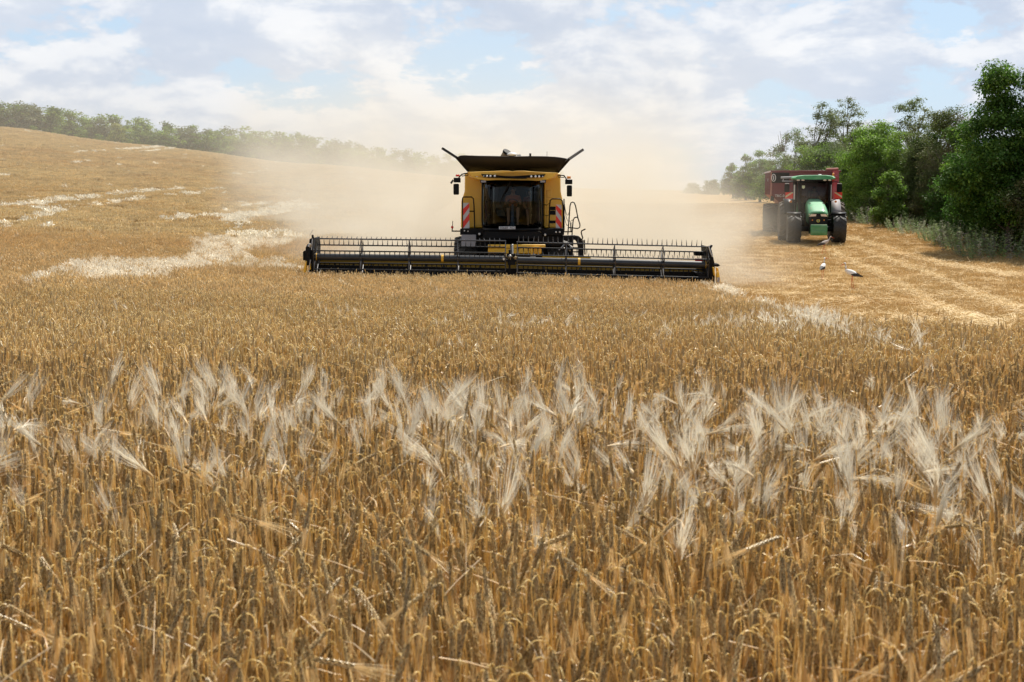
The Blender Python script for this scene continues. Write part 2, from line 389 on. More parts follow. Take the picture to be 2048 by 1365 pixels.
# ------------------------------------------------------------------ barley plants (numpy ribbons and tubes)
class Acc:
    def __init__(s): s.V = []; s.F = []; s.C = []; s.n = 0
    def add(s, V, F, c):
        V = np.asarray(V, float); s.V.append(V); s.F.append(np.asarray(F, int) + s.n); s.n += len(V)
        c = np.asarray(c, float); s.C.append(np.broadcast_to(c, (len(V), 3)) if c.ndim == 1 else c)
    def tube(s, P, r, c, n=3):
        P = np.asarray(P, float); k = len(P); r = np.broadcast_to(np.asarray(r, float), (k,))
        T = np.gradient(P, axis=0); T /= np.linalg.norm(T, axis=1)[:, None] + 1e-9
        ref = np.array([0.3, 1, 0.1]); a = np.cross(T, ref); a /= np.linalg.norm(a, axis=1)[:, None] + 1e-9; b = np.cross(a, T)
        an = 2 * np.pi * np.arange(n) / n
        V = P[:, None] + (a[:, None] * np.cos(an)[None, :, None] + b[:, None] * np.sin(an)[None, :, None]) * r[:, None, None]
        i = np.arange(k - 1)[:, None] * n; j = np.arange(n)[None]; q = np.stack([i + j, i + (j + 1) % n, i + n + (j + 1) % n, i + n + j], -1).reshape(-1, 4)
        c = np.asarray(c, float)
        if c.ndim == 2: c = np.repeat(c, n, 0)
        s.add(V.reshape(-1, 3), q, c)
    def ribbon(s, P, w, c, side):
        P = np.asarray(P, float); k = len(P); w = np.broadcast_to(np.asarray(w, float), (k,)); side = np.asarray(side, float)
        V = np.concatenate([P - side * w[:, None] / 2, P + side * w[:, None] / 2])
        i = np.arange(k - 1); s.add(V, np.stack([i, i + 1, i + 1 + k, i + k], -1), c)
    def spindle(s, p, d, L, w, c, n=4, rings=3):
        d = np.asarray(d, float); t = np.linspace(0, 1, rings + 2); P = p + d * (t[:, None] * L)
        r = w / 2 * np.sin(np.pi * np.clip(t * .86 + .1, 0, 1)) ** .7; r[-1] *= .4
        s.tube(P, r, c, n)
    def mesh(s, name, mat, smooth=True, mul=(1, 1, 1)):
        c = np.concatenate(s.C) * np.array(mul); c = c * np.minimum(1, .93 / c.max(1))[:, None]     # keep the hue, stay a real albedo
        return np_mesh(name, np.concatenate(s.V), np.concatenate(s.F), [mat], col=c, smooth=smooth)
STEM = np.array([.90, .64, .25]); NECK = np.array([1.0, .77, .33]); EAR = np.array([.66, .48, .24]); EAR2 = np.array([.92, .72, .38])
AWN = np.array([.90, .66, .33]); LEAFC = np.array([.78, .62, .41]); PALE = np.array([.98, .90, .72]); BROWN = np.array([.42, .22, .07])
def unit(v): v = np.asarray(v, float); return v / (np.linalg.norm(v) + 1e-9)
def shoot(acc, rg, bx, by, h, lod, pale=False):
    az = rg.uniform(0, 2 * np.pi); hd = np.array([math.cos(az), math.sin(az), 0])
    lean = rg.normal(0, .05, 2); kv = rg.uniform(.85, 1.15) * (1.12, .95, 1.0)[lod]
    top = np.array([bx + lean[0] * h, by + lean[1] * h, h])
    base = np.array([bx, by, 0.])
    if lod == 0: ts = np.linspace(0.25, 1, 5)
    else: ts = np.array([.45, 1.])
    bow = hd * rg.uniform(0, .03)
    stem = [base + (top - base) * t + bow * math.sin(math.pi * t) for t in ts]
    bend = R(rg.uniform(158, 184)) if rg.random() < .955 else R(rg.uniform(110, 150))
    rad = rg.uniform(.003, .009) if rg.random() < .72 else rg.uniform(.010, .028)
    na = (6 if lod == 0 else 3)
    p = stem[-1].copy(); ang = 0.; arc = []
    for i in range(na):
        ang = bend * (i + 1) / na
        d = np.array([0, 0, 1]) * math.cos(ang - bend / na / 2) + hd * math.sin(ang - bend / na / 2)
        p = p + d * (rad * bend / na); arc.append(p.copy())
    P = stem + arc
    sw = rg.uniform(.9, 1.2)
    cs = np.array([STEM * kv * rg.uniform(.85, 1.1)] * len(stem) + [NECK * kv] * len(arc))
    if lod == 0: acc.tube(P, [.0015 * sw] * len(stem) + [.00115 * sw] * len(arc), cs, 3)
    elif lod == 1: acc.tube(P, [.0020 * sw] * len(stem) + [.0021 * sw] * len(arc), cs, 3)
    d = unit(np.array([0, 0, 1]) * math.cos(bend) + hd * math.sin(bend) + rg.normal(0, .05, 3))
    side = unit(np.cross(d, rg.normal(0, 1, 3))); other = np.cross(d, side)
    L = rg.uniform(.062, .092); ek = rg.uniform(.75, 1.25) * (1.1, 1.0, 1.1)[lod]; e1 = EAR * ek; e2 = EAR2 * ek
    if lod == 0:
        nk = int(L / .0062)
        for i in range(nk):
            t = i / nk; wd = .0038 * (math.sin(math.pi * (t * .8 + .15)) ** .5)
            for k in range(4):
                an = k * math.pi / 2 + (i % 2) * .6; o = side * math.cos(an) * 1.25 + other * math.sin(an) * .8
                q = p + d * (t * L) + o * wd * .75
                kd = unit(d + o * .22)
                V = [q, q + kd * .005 + side * .0021, q + kd * .005 + other * .0021, q + kd * .005 - side * .0021, q + kd * .005 - other * .0021, q + kd * .0115]
                F = [(0, 1, 2, 2), (0, 2, 3, 3), (0, 3, 4, 4), (0, 4, 1, 1), (1, 5, 2, 2), (2, 5, 3, 3), (3, 5, 4, 4), (4, 5, 1, 1)]
                V = np.array(V); c = e1 * rg.uniform(.8, 1.15) if rg.random() < .55 else e2 * rg.uniform(.85, 1.1)
                i0, i1, i2, i3, i4, i5 = range(6)
                acc.add(V, [(0, 1, 5, 2), (0, 2, 5, 3), (0, 3, 5, 4), (0, 4, 5, 1)], c)
            for k in range(2 if i < nk - 3 else 4):
                o = side * rg.normal(0, 1) + other * rg.normal(0, .7)
                sp_ = .10 if not pale else .32
                ad = unit(d + o * sp_); q = p + d * (t * L + .006); al = rg.uniform(.075, .125)
                drop = np.array([0, 0, -.006])
                acc.ribbon([q, q + ad * al * .5 + drop * .3, q + ad * al + drop], [.0011, .0008, .0002], AWN * rg.uniform(.75, 1.25), unit(np.cross(ad, rg.normal(0, 1, 3))))
    else:
        w = .0125 if lod == 1 else .016
        acc.spindle(p, d, L * 1.05, w, np.array(e1 * .5 + e2 * .5), 4, 3 if lod == 1 else 2)
        for k in range(3 if lod == 1 else 1):
            o = side * rg.normal(0, 1) + other * rg.normal(0, .7); ad = unit(d + o * .1); q = p + d * L * .7
            acc.ribbon([q, q + ad * rg.uniform(.07, .11)], [.005, .0015], AWN * rg.uniform(.7, 1.2), unit(np.cross(ad, rg.normal(0, 1, 3))))
def dry_leaf(acc, rg, bx, by, h, lod):
    z = rg.uniform(.4, .9) * h; az = rg.uniform(0, 2 * np.pi); hd = np.array([math.cos(az), math.sin(az), 0.])
    L = rg.uniform(.07, .2); e = rg.uniform(-1.5, 1.4); P = [np.array([bx, by, z])]; n = 4 if lod == 0 else 2
    for i in range(n):
        P.append(P[-1] + (hd * math.cos(e) + np.array([0, 0, 1]) * math.sin(e)) * L / n); e -= rg.uniform(0, .7)
    sd = unit(np.cross(hd, [0, 0, 1]) + rg.normal(0, .5, 3)); w = rg.uniform(.002, .006)
    c = LEAFC * rg.uniform(.7, 1.2) if rg.random() < .7 else BROWN * rg.uniform(.8, 1.4)
    acc.ribbon(P, list(np.linspace(w, w * .2, len(P))), c, sd)
def broken_straw(acc, rg, bx, by, h):
    az = rg.uniform(0, 2 * np.pi); e = rg.uniform(-.4, .9); d = np.array([math.cos(az) * math.cos(e), math.sin(az) * math.cos(e), math.sin(e)])
    p = np.array([bx, by, h * rg.uniform(.8, 1.0)]); L = rg.uniform(.08, .22)
    acc.tube([p, p + d * L * .5 + [0, 0, .004], p + d * L], .0014, LEAFC * rg.uniform(.9, 1.3), 3)
def clump(name, seed, lod, n, half, hm=.72):
    rg = np.random.default_rng(seed); acc = Acc()
    for i in range(n):
        bx, by = rg.uniform(-half, half, 2); h = hm * rg.normal(.98, .065)
        if rg.random() < .10: h *= rg.uniform(.8, .95)
        shoot(acc, rg, bx, by, h, lod)
        if lod == 0:
            for _ in range(2): dry_leaf(acc, rg, bx, by, h, lod)
            if rg.random() < .06: broken_straw(acc, rg, bx, by, h)
        elif lod == 1 and rg.random() < .5: dry_leaf(acc, rg, bx, by, h, lod)
    return acc.mesh(name, M['barley'], mul=((1.05, 1.05, 1.03), (.95, .975, 1.02), (.93, .965, 1.02))[lod])
def tuft(acc, rg, bx, by, z, big=1.0, na=46, w=.0009, up=None):
    """an ear lying over with its long pale awns fanned out to the light"""
    az = rg.uniform(0, 2 * np.pi); e = (rg.uniform(.7, 1.45) if rg.random() < .7 else rg.uniform(.1, .7)) if up is None else up
    d = np.array([math.cos(az) * math.cos(e), math.sin(az) * math.cos(e), math.sin(e)])
    side = unit(np.cross(d, [0.1, .2, 1])); other = np.cross(d, side); p = np.array([bx, by, z]); spread = rg.uniform(.07, .24)
    acc.spindle(p, d, .072, .011, EAR * 1.15, 5, 4)
    curl = rg.normal(0, .02, 3)
    for i in range(na):
        t = rg.uniform(0, 1); o = side * rg.normal(0, 1) + other * rg.normal(0, .8); ad = unit(d + o * spread * (1.25 - .6 * t))
        q = p + d * (.065 * t); al = rg.uniform(.11, .165) * big
        c = PALE * rg.uniform(.80, 1.08)
        acc.ribbon([q, q + ad * al * .5, q + ad * al + curl], [w * 1.4, w, w * .4], c, unit(np.cross(ad, rg.normal(0, 1, 3))))
    # bent stem below it
    s0 = np.array([bx + rg.normal(0, .05), by + rg.normal(0, .05), z - .35])
    acc.tube([s0, s0 * .5 + p * .5 + [0, 0, .03], p], .0014, STEM * 1.1, 3)
def tuft_clump(name, seed, n, half, na, w, big=1.0):
    rg = np.random.default_rng(seed); acc = Acc()
    for i in range(n): tuft(acc, rg, rg.uniform(-half, half), rg.uniform(-half, half), rg.uniform(.62, .76), big * rg.uniform(.85, 1.1), na, w)
    return acc.mesh(name, M['awns'])
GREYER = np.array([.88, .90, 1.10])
def far_patch(name, seed, n, half, hm=.74):
    rg = np.random.default_rng(seed); acc = Acc()
    for i in range(n):
        bx, by = rg.uniform(-half, half, 2); h = hm * rg.normal(1, .05); az = rg.uniform(0, 6.28); r = .03
        p = np.array([bx, by, h]); q = p + [math.cos(az) * .05, math.sin(az) * .05, -.09]
        k = rg.uniform(.88, 1.1)
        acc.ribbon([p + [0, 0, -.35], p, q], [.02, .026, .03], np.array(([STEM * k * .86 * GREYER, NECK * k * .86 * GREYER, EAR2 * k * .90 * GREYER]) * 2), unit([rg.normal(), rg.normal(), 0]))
    return acc.mesh(name, M['barley'], False)
def far_tuft_patch(name, seed, n, half, L=.15, w=.05):
    rg = np.random.default_rng(seed); acc = Acc()
    for i in range(n):
        bx, by = rg.uniform(-half, half, 2); z = rg.uniform(.66, .8); az = rg.uniform(0, 6.28); e = rg.uniform(0, 1.3)
        d = np.array([math.cos(az) * math.cos(e), math.sin(az) * math.cos(e), math.sin(e)])
        acc.ribbon([np.array([bx, by, z]), np.array([bx, by, z]) + d * L], [w * .3, w], PALE * rg.uniform(.8, 1.0), unit(np.cross(d, rg.normal(0, 1, 3))))
    return acc.mesh(name, M['awns'], False)

def source_collection(name, meshes):
    c = bpy.data.collections.new(name)                # holds only the source meshes the scatter picks from
    for m in meshes:
        o = bpy.data.objects.new(m.name, m); c.objects.link(o)
    return c
def scatter(name, coll, P, rot, scl, ix, **tags):
    """ONE object: points carrying rotation / scale / variant; geometry nodes put a plant on each"""
    me = bpy.data.meshes.new(name); P = np.asarray(P, np.float32); me.vertices.add(len(P)); me.vertices.foreach_set('co', P.ravel())
    a = me.attributes.new('rot', 'FLOAT_VECTOR', 'POINT'); a.data.foreach_set('vector', np.asarray(rot, np.float32).ravel())
    a = me.attributes.new('scl', 'FLOAT', 'POINT'); a.data.foreach_set('value', np.asarray(scl, np.float32))
    a = me.attributes.new('idx', 'INT', 'POINT'); a.data.foreach_set('value', np.asarray(ix, np.int32))
    o = link(bpy.data.objects.new(name, me))
    ng = bpy.data.node_groups.new(name, 'GeometryNodeTree'); ng.interface.new_socket('Geometry', in_out='INPUT', socket_type='NodeSocketGeometry'); ng.interface.new_socket('Geometry', in_out='OUTPUT', socket_type='NodeSocketGeometry')
    N = ng.nodes.new; L = ng.links.new
    gi = N('NodeGroupInput'); go = N('NodeGroupOutput'); ip = N('GeometryNodeInstanceOnPoints'); ci = N('GeometryNodeCollectionInfo')
    ci.inputs['Collection'].default_value = coll; ci.inputs['Separate Children'].default_value = True; ci.inputs['Reset Children'].default_value = True
    def na(nm, ty):
        n = N('GeometryNodeInputNamedAttribute'); n.data_type = ty; n.inputs['Name'].default_value = nm
        return [s for s in n.outputs if s.enabled and s.name == 'Attribute'][0]
    L(gi.outputs[0], ip.inputs['Points']); L(ci.outputs[0], ip.inputs['Instance']); ip.inputs['Pick Instance'].default_value = True
    L(na('idx', 'INT'), ip.inputs['Instance Index']); L(na('scl', 'FLOAT'), ip.inputs['Scale'])
    er = N('FunctionNodeEulerToRotation'); L(na('rot', 'FLOAT_VECTOR'), er.inputs[0]); L(er.outputs[0], ip.inputs['Rotation'])
    L(ip.outputs[0], go.inputs[0])
    md = o.modifiers.new('scatter', 'NODES'); md.node_group = ng
    return tag(o, **tags)

def jitter_grid(x0, x1, y0, y1, step, rg):
    X, Y = np.meshgrid(np.arange(x0, x1, step), np.arange(y0, y1, step))
    X = X + rg.uniform(-.5, .5, X.shape) * step; Y = Y + rg.uniform(-.5, .5, Y.shape) * step
    return X.ravel(), Y.ravel()
def in_view(X, Y, m=.5): return np.abs(X) < np.where(Y > 24, .47, .39) * Y + m
# strokes of pale (awns up / lodged) barley, photo pixels of the canopy: x0,y0,x1,y1,half width,density
STROKES = [
 (120, 543, 400, 528, 8, 1), (400, 528, 600, 536, 4, .8), (170, 553, 330, 548, 5, 1), (30, 565, 90, 560, 6, .8), (140, 530, 560, 524, 7, .8),
 (405, 496, 560, 480, 12, 1), (385, 515, 480, 508, 9, 1), (395, 482, 520, 474, 8, .9),
 (450, 438, 620, 414, 7, .95), (460, 462, 500, 438, 8, .5), (330, 438, 470, 433, 4, .6), (480, 412, 600, 408, 4, .5),
 (0, 450, 120, 424, 4, 1), (0, 414, 220, 393, 3, .9), (220, 390, 360, 378, 2.5, .8), (140, 416, 175, 413, 3, .8), (190, 411, 290, 399, 2.5, .7), (360, 392, 400, 388, 2.5, .6), (410, 383, 445, 380, 2, .6),
 (250, 300, 330, 294, 1.6, .8), (285, 305, 345, 298, 1.4, .8), (150, 307, 240, 300, 1.2, .5), (140, 327, 180, 322, 1.4, .6), (470, 350, 520, 346, 1.6, .7),
 (1425, 574, 1520, 600, 5, 1), (1520, 600, 1600, 628, 9, 1), (1600, 628, 1680, 660, 13, 1), (1680, 660, 1750, 684, 8, .8), (1750, 686, 1900, 706, 12, .3),
 (1350, 655, 1560, 645, 9, .38), (1500, 660, 1640, 668, 9, .45), (900, 650, 1200, 655, 7, .22), (640, 632, 780, 638, 7, .2), (1290, 640, 1340, 636, 5, .3),
 (0, 850, 500, 810, 42, .26), (450, 830, 800, 850, 42, .26), (0, 920, 350, 900, 50, .26), (800, 830, 1250, 850, 50, .42), (250, 880, 700, 880, 50, .16), (1000, 900, 1250, 960, 60, .30), (1250, 820, 1800, 850, 40, .30),
 (1500, 880, 2048, 900, 60, .50), (1400, 950, 2048, 980, 60, .45), (1650, 1020, 1950, 1050, 30, .22), (1040, 1000, 1250, 1040, 30, .2), (680, 960, 800, 990, 30, .12), (1250, 1000, 1500, 1060, 30, .15),
]
def pale_density(px, py):
    d = np.zeros_like(px)
    for x0, y0, x1, y1, w, k in STROKES:
        L2 = (x1 - x0) ** 2 + (y1 - y0) ** 2; t = np.clip(((px - x0) * (x1 - x0) + (py - y0) * (y1 - y0)) / L2, 0, 1)
        q = np.hypot((px - x0 - t * (x1 - x0)) * (.35 if w > 20 else .6), py - y0 - t * (y1 - y0)) / w
        d = np.maximum(d, k * np.clip((1.25 - q) / .5, 0, 1))
    return d
def barley_field():
    rg = np.random.default_rng(5)
    meshes = []; base = {}
    def reg(key, lst): base[key] = (len(meshes), len(lst)); meshes.extend(lst)
    k = [0]
    def nm(): k[0] += 1; return 'barley_source_%02d' % k[0]
    reg('near', [clump(nm(), 10 + i, 0, 21, .105) for i in range(12)])
    reg('mid', [clump(nm(), 40 + i, 1, 19, .105) for i in range(8)])
    reg('mid2', [clump(nm(), 60 + i, 2, 60, .22) for i in range(5)])
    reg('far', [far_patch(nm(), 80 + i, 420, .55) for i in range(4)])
    reg('tn', [tuft_clump(nm(), 100 + i, 1, .03, 50, .0010, .84) for i in range(16)])
    reg('tm', [tuft_clump(nm(), 130 + i, 3, .10, 16, .0026) for i in range(6)])
    reg('tf', [far_tuft_patch(nm(), 150 + i, 110, .40) for i in range(4)])
    reg('tp', [far_tuft_patch(nm(), 170 + i, 70, .15, .10, .012) for i in range(4)])
    coll = source_collection('barley_sources', meshes)
    PX, PY, PZ, RO, SC, IX = [], [], [], [], [], []
    def put(X, Y, key, smin=.92, smax=1.08, dz=0., tilt=.06):
        n = len(X)
        if not n: return
        Z = zg(X, Y) + dz; PX.append(X); PY.append(Y); PZ.append(Z)
        RO.append(np.stack([rg.normal(0, tilt, n), rg.normal(0, tilt, n), rg.uniform(0, 6.283, n)], -1)); SC.append(rg.uniform(smin, smax, n))
        b, c = base[key]; IX.append(rg.integers(b, b + c, n))
    def region(x0, x1, y0, y1, step, key, **kw):
        X, Y = jitter_grid(x0, x1, y0, y1, step, rg); m = crop_mask(X, Y) & in_view(X, Y, 1.2) & (Y >= y0) & (Y < y1)
        X, Y = X[m], Y[m]; px, py = proj(X, Y, zg(X, Y) + .74); dn = pale_density(px, py)
        # lodged strips: plants are pushed lower where the pale awns lie
        low = rg.random(len(X)) < np.clip(dn - .55, 0, .4) * 2
        put(X[~low], Y[~low], key, **kw); put(X[low], Y[low], key, .72, .85, tilt=.2)
    region(-6, 6, 1.3, 9, .165, 'near')
    region(-8, 8, 9, 24, .175, 'mid')
    region(-31, 8, 24, 62, .36, 'mid2')
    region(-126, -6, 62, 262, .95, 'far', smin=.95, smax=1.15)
    # crop just outside the frame, so that it still stands from a step to the side
    for sgn in (-1, 1):
        X, Y = jitter_grid(0, 6, -1.5, 40, .42, rg); X = sgn * (X + .385 * np.maximum(Y, 0) + 1.2); m = crop_mask(X, Y); put(X[m], Y[m], 'mid2')
    X, Y = jitter_grid(-6, 6, -5, -.9, .42, rg); put(X, Y, 'mid2')
    X, Y = jitter_grid(-1.3, 1.3, -.9, 1.4, .3, rg); m = np.hypot(X, Y) > .75; put(X[m], Y[m], 'mid2')
    scatter('barley_crop', coll, np.stack([np.concatenate(PX), np.concatenate(PY), np.concatenate(PZ)], -1), np.concatenate(RO), np.concatenate(SC), np.concatenate(IX),
            label='standing ripe barley with nodding brown ears across the foreground and left hillside', cat='crop', kind='stuff')
    n1 = sum(len(a) for a in PX)
    PX.clear(); PY.clear(); PZ.clear(); RO.clear(); SC.clear(); IX.clear()
    def tufts(x0, x1, y0, y1, step, key, gain, stray, sc=1., **kw):
        X, Y = jitter_grid(x0, x1, y0, y1, step, rg); m = crop_mask(X, Y) & in_view(X, Y, .5) & (Y >= y0) & (Y < y1); X, Y = X[m], Y[m]
        px, py = proj(X, Y, zg(X, Y) + .74); dn = pale_density(px, py - (22 if Y.max() < 9.5 else 0))
        clus = .5 + .5 * np.sin(X * 2.3 + 1.3 * np.sin(Y * 1.7)) * np.sin(Y * 2.9 + np.sin(X * 3.1))
        if stray > 0: dn = np.maximum(np.where(dn > .7, dn, dn * (.55 + .75 * clus)), stray * (clus ** 3))
        keep = rg.random(len(X)) < dn * gain
        n_ = keep.sum(); kw['dz'] = (1 - sc) * .72; put(X[keep], Y[keep], key, .85 * sc, 1.15 * sc, tilt=.25, **kw)
    tufts(-5, 5, 1.8, 9, .05, 'tn', .60, .006)
    tufts(-8, 8, 9, 30, .15, 'tm', .95, .012, sc=.75)
    tufts(-26, 8, 30, 62, .25, 'tm', 1.0, .05, sc=.72)
    def sheet(x0, x1, y0, y1, step):
        X, Y = jitter_grid(x0, x1, y0, y1, step, rg); m = crop_mask(X, Y) & in_view(X, Y, .5); X, Y = X[m], Y[m]
        px, py = proj(X, Y, zg(X, Y) + .70); dn = pale_density(px, py); keep = rg.random(len(X)) < np.clip((dn - .3) * 1.3, 0, 1) * .30
        put(X[keep], Y[keep], 'tp', .85, 1.1, tilt=.12, dz=-.04)
    sheet(-26, 8, 11, 62, .22)
    tufts(-110, -6, 62, 262, .8, 'tf', 1.0, .03)
    scatter('bearded_barley', coll, np.stack([np.concatenate(PX), np.concatenate(PY), np.concatenate(PZ)], -1), np.concatenate(RO), np.concatenate(SC), np.concatenate(IX),
            label='pale silvery awn tufts and lodged streaks standing out of the brown barley', cat='crop', kind='stuff')
    print('barley instances', n1, sum(len(a) for a in PX))
barley_field()

# ------------------------------------------------------------------ stubble and loose straw
def stubble_patch(name, seed, n, half, hmin=.04, hmax=.10, w=.006, loose=40, kc=1.0):
    rg = np.random.default_rng(seed); acc = Acc()
    for i in range(n):
        row = round(rg.uniform(-half, half) / .125) * .125 + rg.normal(0, .008); y = rg.uniform(-half, half); h = rg.uniform(hmin, hmax)
        c = (np.array([.62, .43, .18]) if rg.random() < .7 else np.array([.46, .30, .125])) * rg.uniform(.8, 1.2) * kc
        acc.ribbon([np.array([row, y, 0]), np.array([row + rg.normal(0, .02), y + rg.normal(0, .02), h])], [w, w], c, unit([1, rg.normal(0, .5), 0]))
    for i in range(loose):
        az = rg.uniform(0, 6.28); e = rg.normal(0, .22); d = np.array([math.cos(az) * math.cos(e), math.sin(az) * math.cos(e), math.sin(e)])
        p = np.array([rg.uniform(-half, half), rg.uniform(-half, half), rg.uniform(.03, .12)]); L = rg.uniform(.1, .3)
        acc.ribbon([p, p + d * L], [w * 1.2, w], np.array([.80, .62, .34]) * rg.uniform(.75, 1.15) * kc, unit(np.cross(d, [0, 0, 1])+rg.normal(0,.4,3)))
    return acc.mesh(name, M['straw'], False)
STRAW_LINES = [[(1697, 475), (1794, 504), (1896, 530), (2040, 551)], [(1720, 495), (1824, 536), (1876, 551), (1958, 588), (2048, 618)],
               [(1662, 501), (1720, 528), (1794, 563), (1855, 604), (1937, 633), (2000, 650)]]
STRAW_BLOBS = [(1740, 576, 60, 9), (1640, 572, 90, 8), (1600, 560, 60, 6), (1900, 590, 50, 5), (1960, 505, 30, 10), (1560, 585, 60, 6), (1850, 640, 160, 9), (1700, 600, 90, 8)]
def stubble_field():
    rg = np.random.default_rng(9)
    meshes = [stubble_patch('straw_source_%02d' % i, 200 + i, 250, .5, loose=14) for i in range(4)] + [stubble_patch('straw_source_%02d' % (4 + i), 220 + i, 0, .17, .03, .1, .007, 30, 1.0) for i in range(4)]
    coll = source_collection('straw_sources', meshes)
    X, Y = jitter_grid(-14, 34, 9, 150, .8, rg)
    m = (~crop_mask(X, Y)) & in_view(X, Y, 1.5) & ~((np.abs(X) < 6.6) & (Y > 52)) & (Y < np.where(X > 6, 150, 60)); X, Y = X[m], Y[m]
    n0 = len(X); ix = rg.integers(0, 4, n0)
    X2, Y2 = jitter_grid(4, 32, 14, 110, .27, rg); m = (~crop_mask(X2, Y2)) & in_view(X2, Y2, 1.5); X2, Y2 = X2[m], Y2[m]
    px, py = proj(X2, Y2, zg(X2, Y2) + .08)
    d = np.zeros_like(px)
    for ln in STRAW_LINES:
        for (x0, y0), (x1, y1) in zip(ln[:-1], ln[1:]):
            L2 = (x1 - x0) ** 2 + (y1 - y0) ** 2; t = np.clip(((px - x0) * (x1 - x0) + (py - y0) * (y1 - y0)) / L2, 0, 1)
            d = np.maximum(d, np.clip(1.5 - np.hypot((px - x0 - t * (x1 - x0)) * .6, py - y0 - t * (y1 - y0)) / (2.4 + (py - 470) * .022), 0, .85))
    for bx, by, rx, ry in STRAW_BLOBS: d = np.maximum(d, .28 * np.clip(1.5 - np.hypot((px - bx) / rx, (py - by) / ry), 0, 1))
    d = np.maximum(d, .03)
    k = rg.random(len(X2)) < d; X = np.concatenate([X, X2[k]]); Y = np.concatenate([Y, Y2[k]]); ix = np.concatenate([ix, rg.integers(4, 8, k.sum())])
    az = rg.normal(0, .06, len(X)) + rg.integers(0, 2, len(X)) * math.pi; az[n0:] = rg.uniform(0, 6.28, len(X) - n0)
    ro = np.stack([np.zeros(len(X)), np.zeros(len(X)), az], -1)
    scatter('stubble', coll, np.stack([X, Y, zg(X, Y)], -1), ro, rg.uniform(.9, 1.15, len(X)), ix, label='golden cut stubble with pale rows of loose straw on the right', cat='stubble', kind='stuff')
    print('stubble', len(X))
stubble_field()
# ------------------------------------------------------------------ combine harvester
CY, CZ = 45.0, -1.78                       # cab plane depth, ground under it
def C(px, py, yl=0.):
    p = A(px, py, CY + yl); return (p.x, yl, p.z - CZ)
def CX(px, yl=0.): return C(px, 400, yl)[0]
def Cz(py, yl=0.): return C(1024, py, yl)[2]
combine = empty('combine_harvester', (0, CY, CZ))
tag(combine, 'yellow and black combine harvester with a very wide reel header cutting the barley', 'combine harvester')

def text(name, body, size, loc, rot, mat, parent, depth=.004):
    cu = bpy.data.curves.new(name, 'FONT'); cu.body = body; cu.size = size; cu.extrude = depth; cu.align_x = 'CENTER'; cu.align_y = 'CENTER'
    cu.materials.append(mat); o = bpy.data.objects.new(name, cu); link(o, parent); o.location = loc; o.rotation_euler = rot; return o
FRONT = (math.pi / 2, 0, 0)                # text that reads from the camera's side

def tyre(parent, name, c, r, w, mat, lug=.05, nl=20, rim=None, flip=1):
    """tyre around x with chevron lugs; c = centre"""
    m = MB(); h = w / 2
    prof = [(-h * .80, r * .58), (-h * .98, r * .72), (-h, r * .84), (-h * .93, r * .915), (-h * .6, r * .945), (0, r * .95), (h * .6, r * .945), (h * .93, r * .915), (h, r * .84), (h * .98, r * .72), (h * .80, r * .58)]
    m.lathe_x(prof, *c, n=48)
    for k in range(nl):
        for s in (-1, 1):
            a0 = 2 * math.pi * (k + (.5 if s > 0 else 0)) / nl; da = 2 * math.pi / nl
            def P(x, a, rr): return (c[0] + x, c[1] - rr * math.cos(a) , c[2] + rr * math.sin(a))
            V = []
            th = da * .17
            for rr0, rr1 in ((r * .93, r * .955), (r * .97 , r * 1.0)):
                pass
            pts = []
            for x, sh, ro in ((s * h * .02, da * .95 * flip, r * 1.0), (s * h * .55, da * .35 * flip, r * .995), (s * h * 1.0, 0, r * .945)):
                pts.append((P(x, a0 + sh - th, ro - lug), P(x, a0 + sh + th, ro - lug), P(x, a0 + sh + th, ro), P(x, a0 + sh - th, ro)))
            for q0, q1 in zip(pts[:-1], pts[1:]): m.hexa([q0[0], q0[1], q1[1], q1[0], q0[3], q0[2], q1[2], q1[3]])
    t = m.build(name, mat, parent, smooth=30)
    if rim:
        m = MB(); m.lathe_x([(-h * .7, r * .60), (-h * .75, r * .56), (-h * .3, r * .5), (-h * .25, r * .18), (h * .25, r * .18), (h * .3, r * .5), (h * .75, r * .56), (h * .7, r * .60)], *c, n=32)
        for k in range(8):
            a = k * math.pi / 4; m.cyl((c[0] - h * .35, c[1] + r * .27 * math.cos(a), c[2] + r * .27 * math.sin(a)), (c[0] + h * .35, c[1] + r * .27 * math.cos(a), c[2] + r * .27 * math.sin(a)), .02, n=6)
        m.build('rim', rim, t)
    return t

# --- body: side walls of the hood (front faces flank the cab), chassis, rear
xl0, xl1 = CX(929), CX(1121.6); xb0, xb1 = CX(920.5), CX(1127.5)
zt, zb = Cz(347), Cz(457)
m = MB()
def hoodside(s, xt, xb_, xi):
    P = [(xb_, .35, zb), (xi, .35, zb), (xi, .35, zt), (xt, .35, zt), ]
    m.prism([(xb_, zb), (xi, zb), (xi, zt), (xt, zt), (xt + s * .01, zt - .6), (xb_ - s * .02, zb + .9)][::(1 if s < 0 else -1)], .35, 5.2)
hoodside(-1, xl0, xb0, CX(965)); hoodside(1, xl1, xb1, CX(1088))
m.box(CX(965), CX(1088), 1.6, 5.2, zb, zt - .02)
m.box(-1.45, 1.45, 5.2, 7.4, 1.5, 3.3); m.prismx([(7.4, 3.3), (7.4, 1.5), (8.4, 1.7), (8.4, 2.5)], -1.45, 1.45)
body = m.build('body', M['yellow'], combine, bevel=.04)
m = MB()   # seams, vents and service flap on the hood front faces
for s, xa, xb2 in ((-1, CX(948), CX(963)), (1, CX(1094), CX(1100))):
    m.box(xa, xb2, .335, .36, zb + .08, zb + 1.0)
m.box(CX(1094), CX(1104), .33, .36, Cz(395), Cz(381))
m.build('panel', M['yellow'], body, bevel=.012)
m = MB()
for y0, y1 in ((414, 421), (422, 430.5), (442, 447.5)): m.box(CX(1099.5), CX(1112), .325, .36, Cz(y1), Cz(y0))
m.build('vent', M['black'], body)
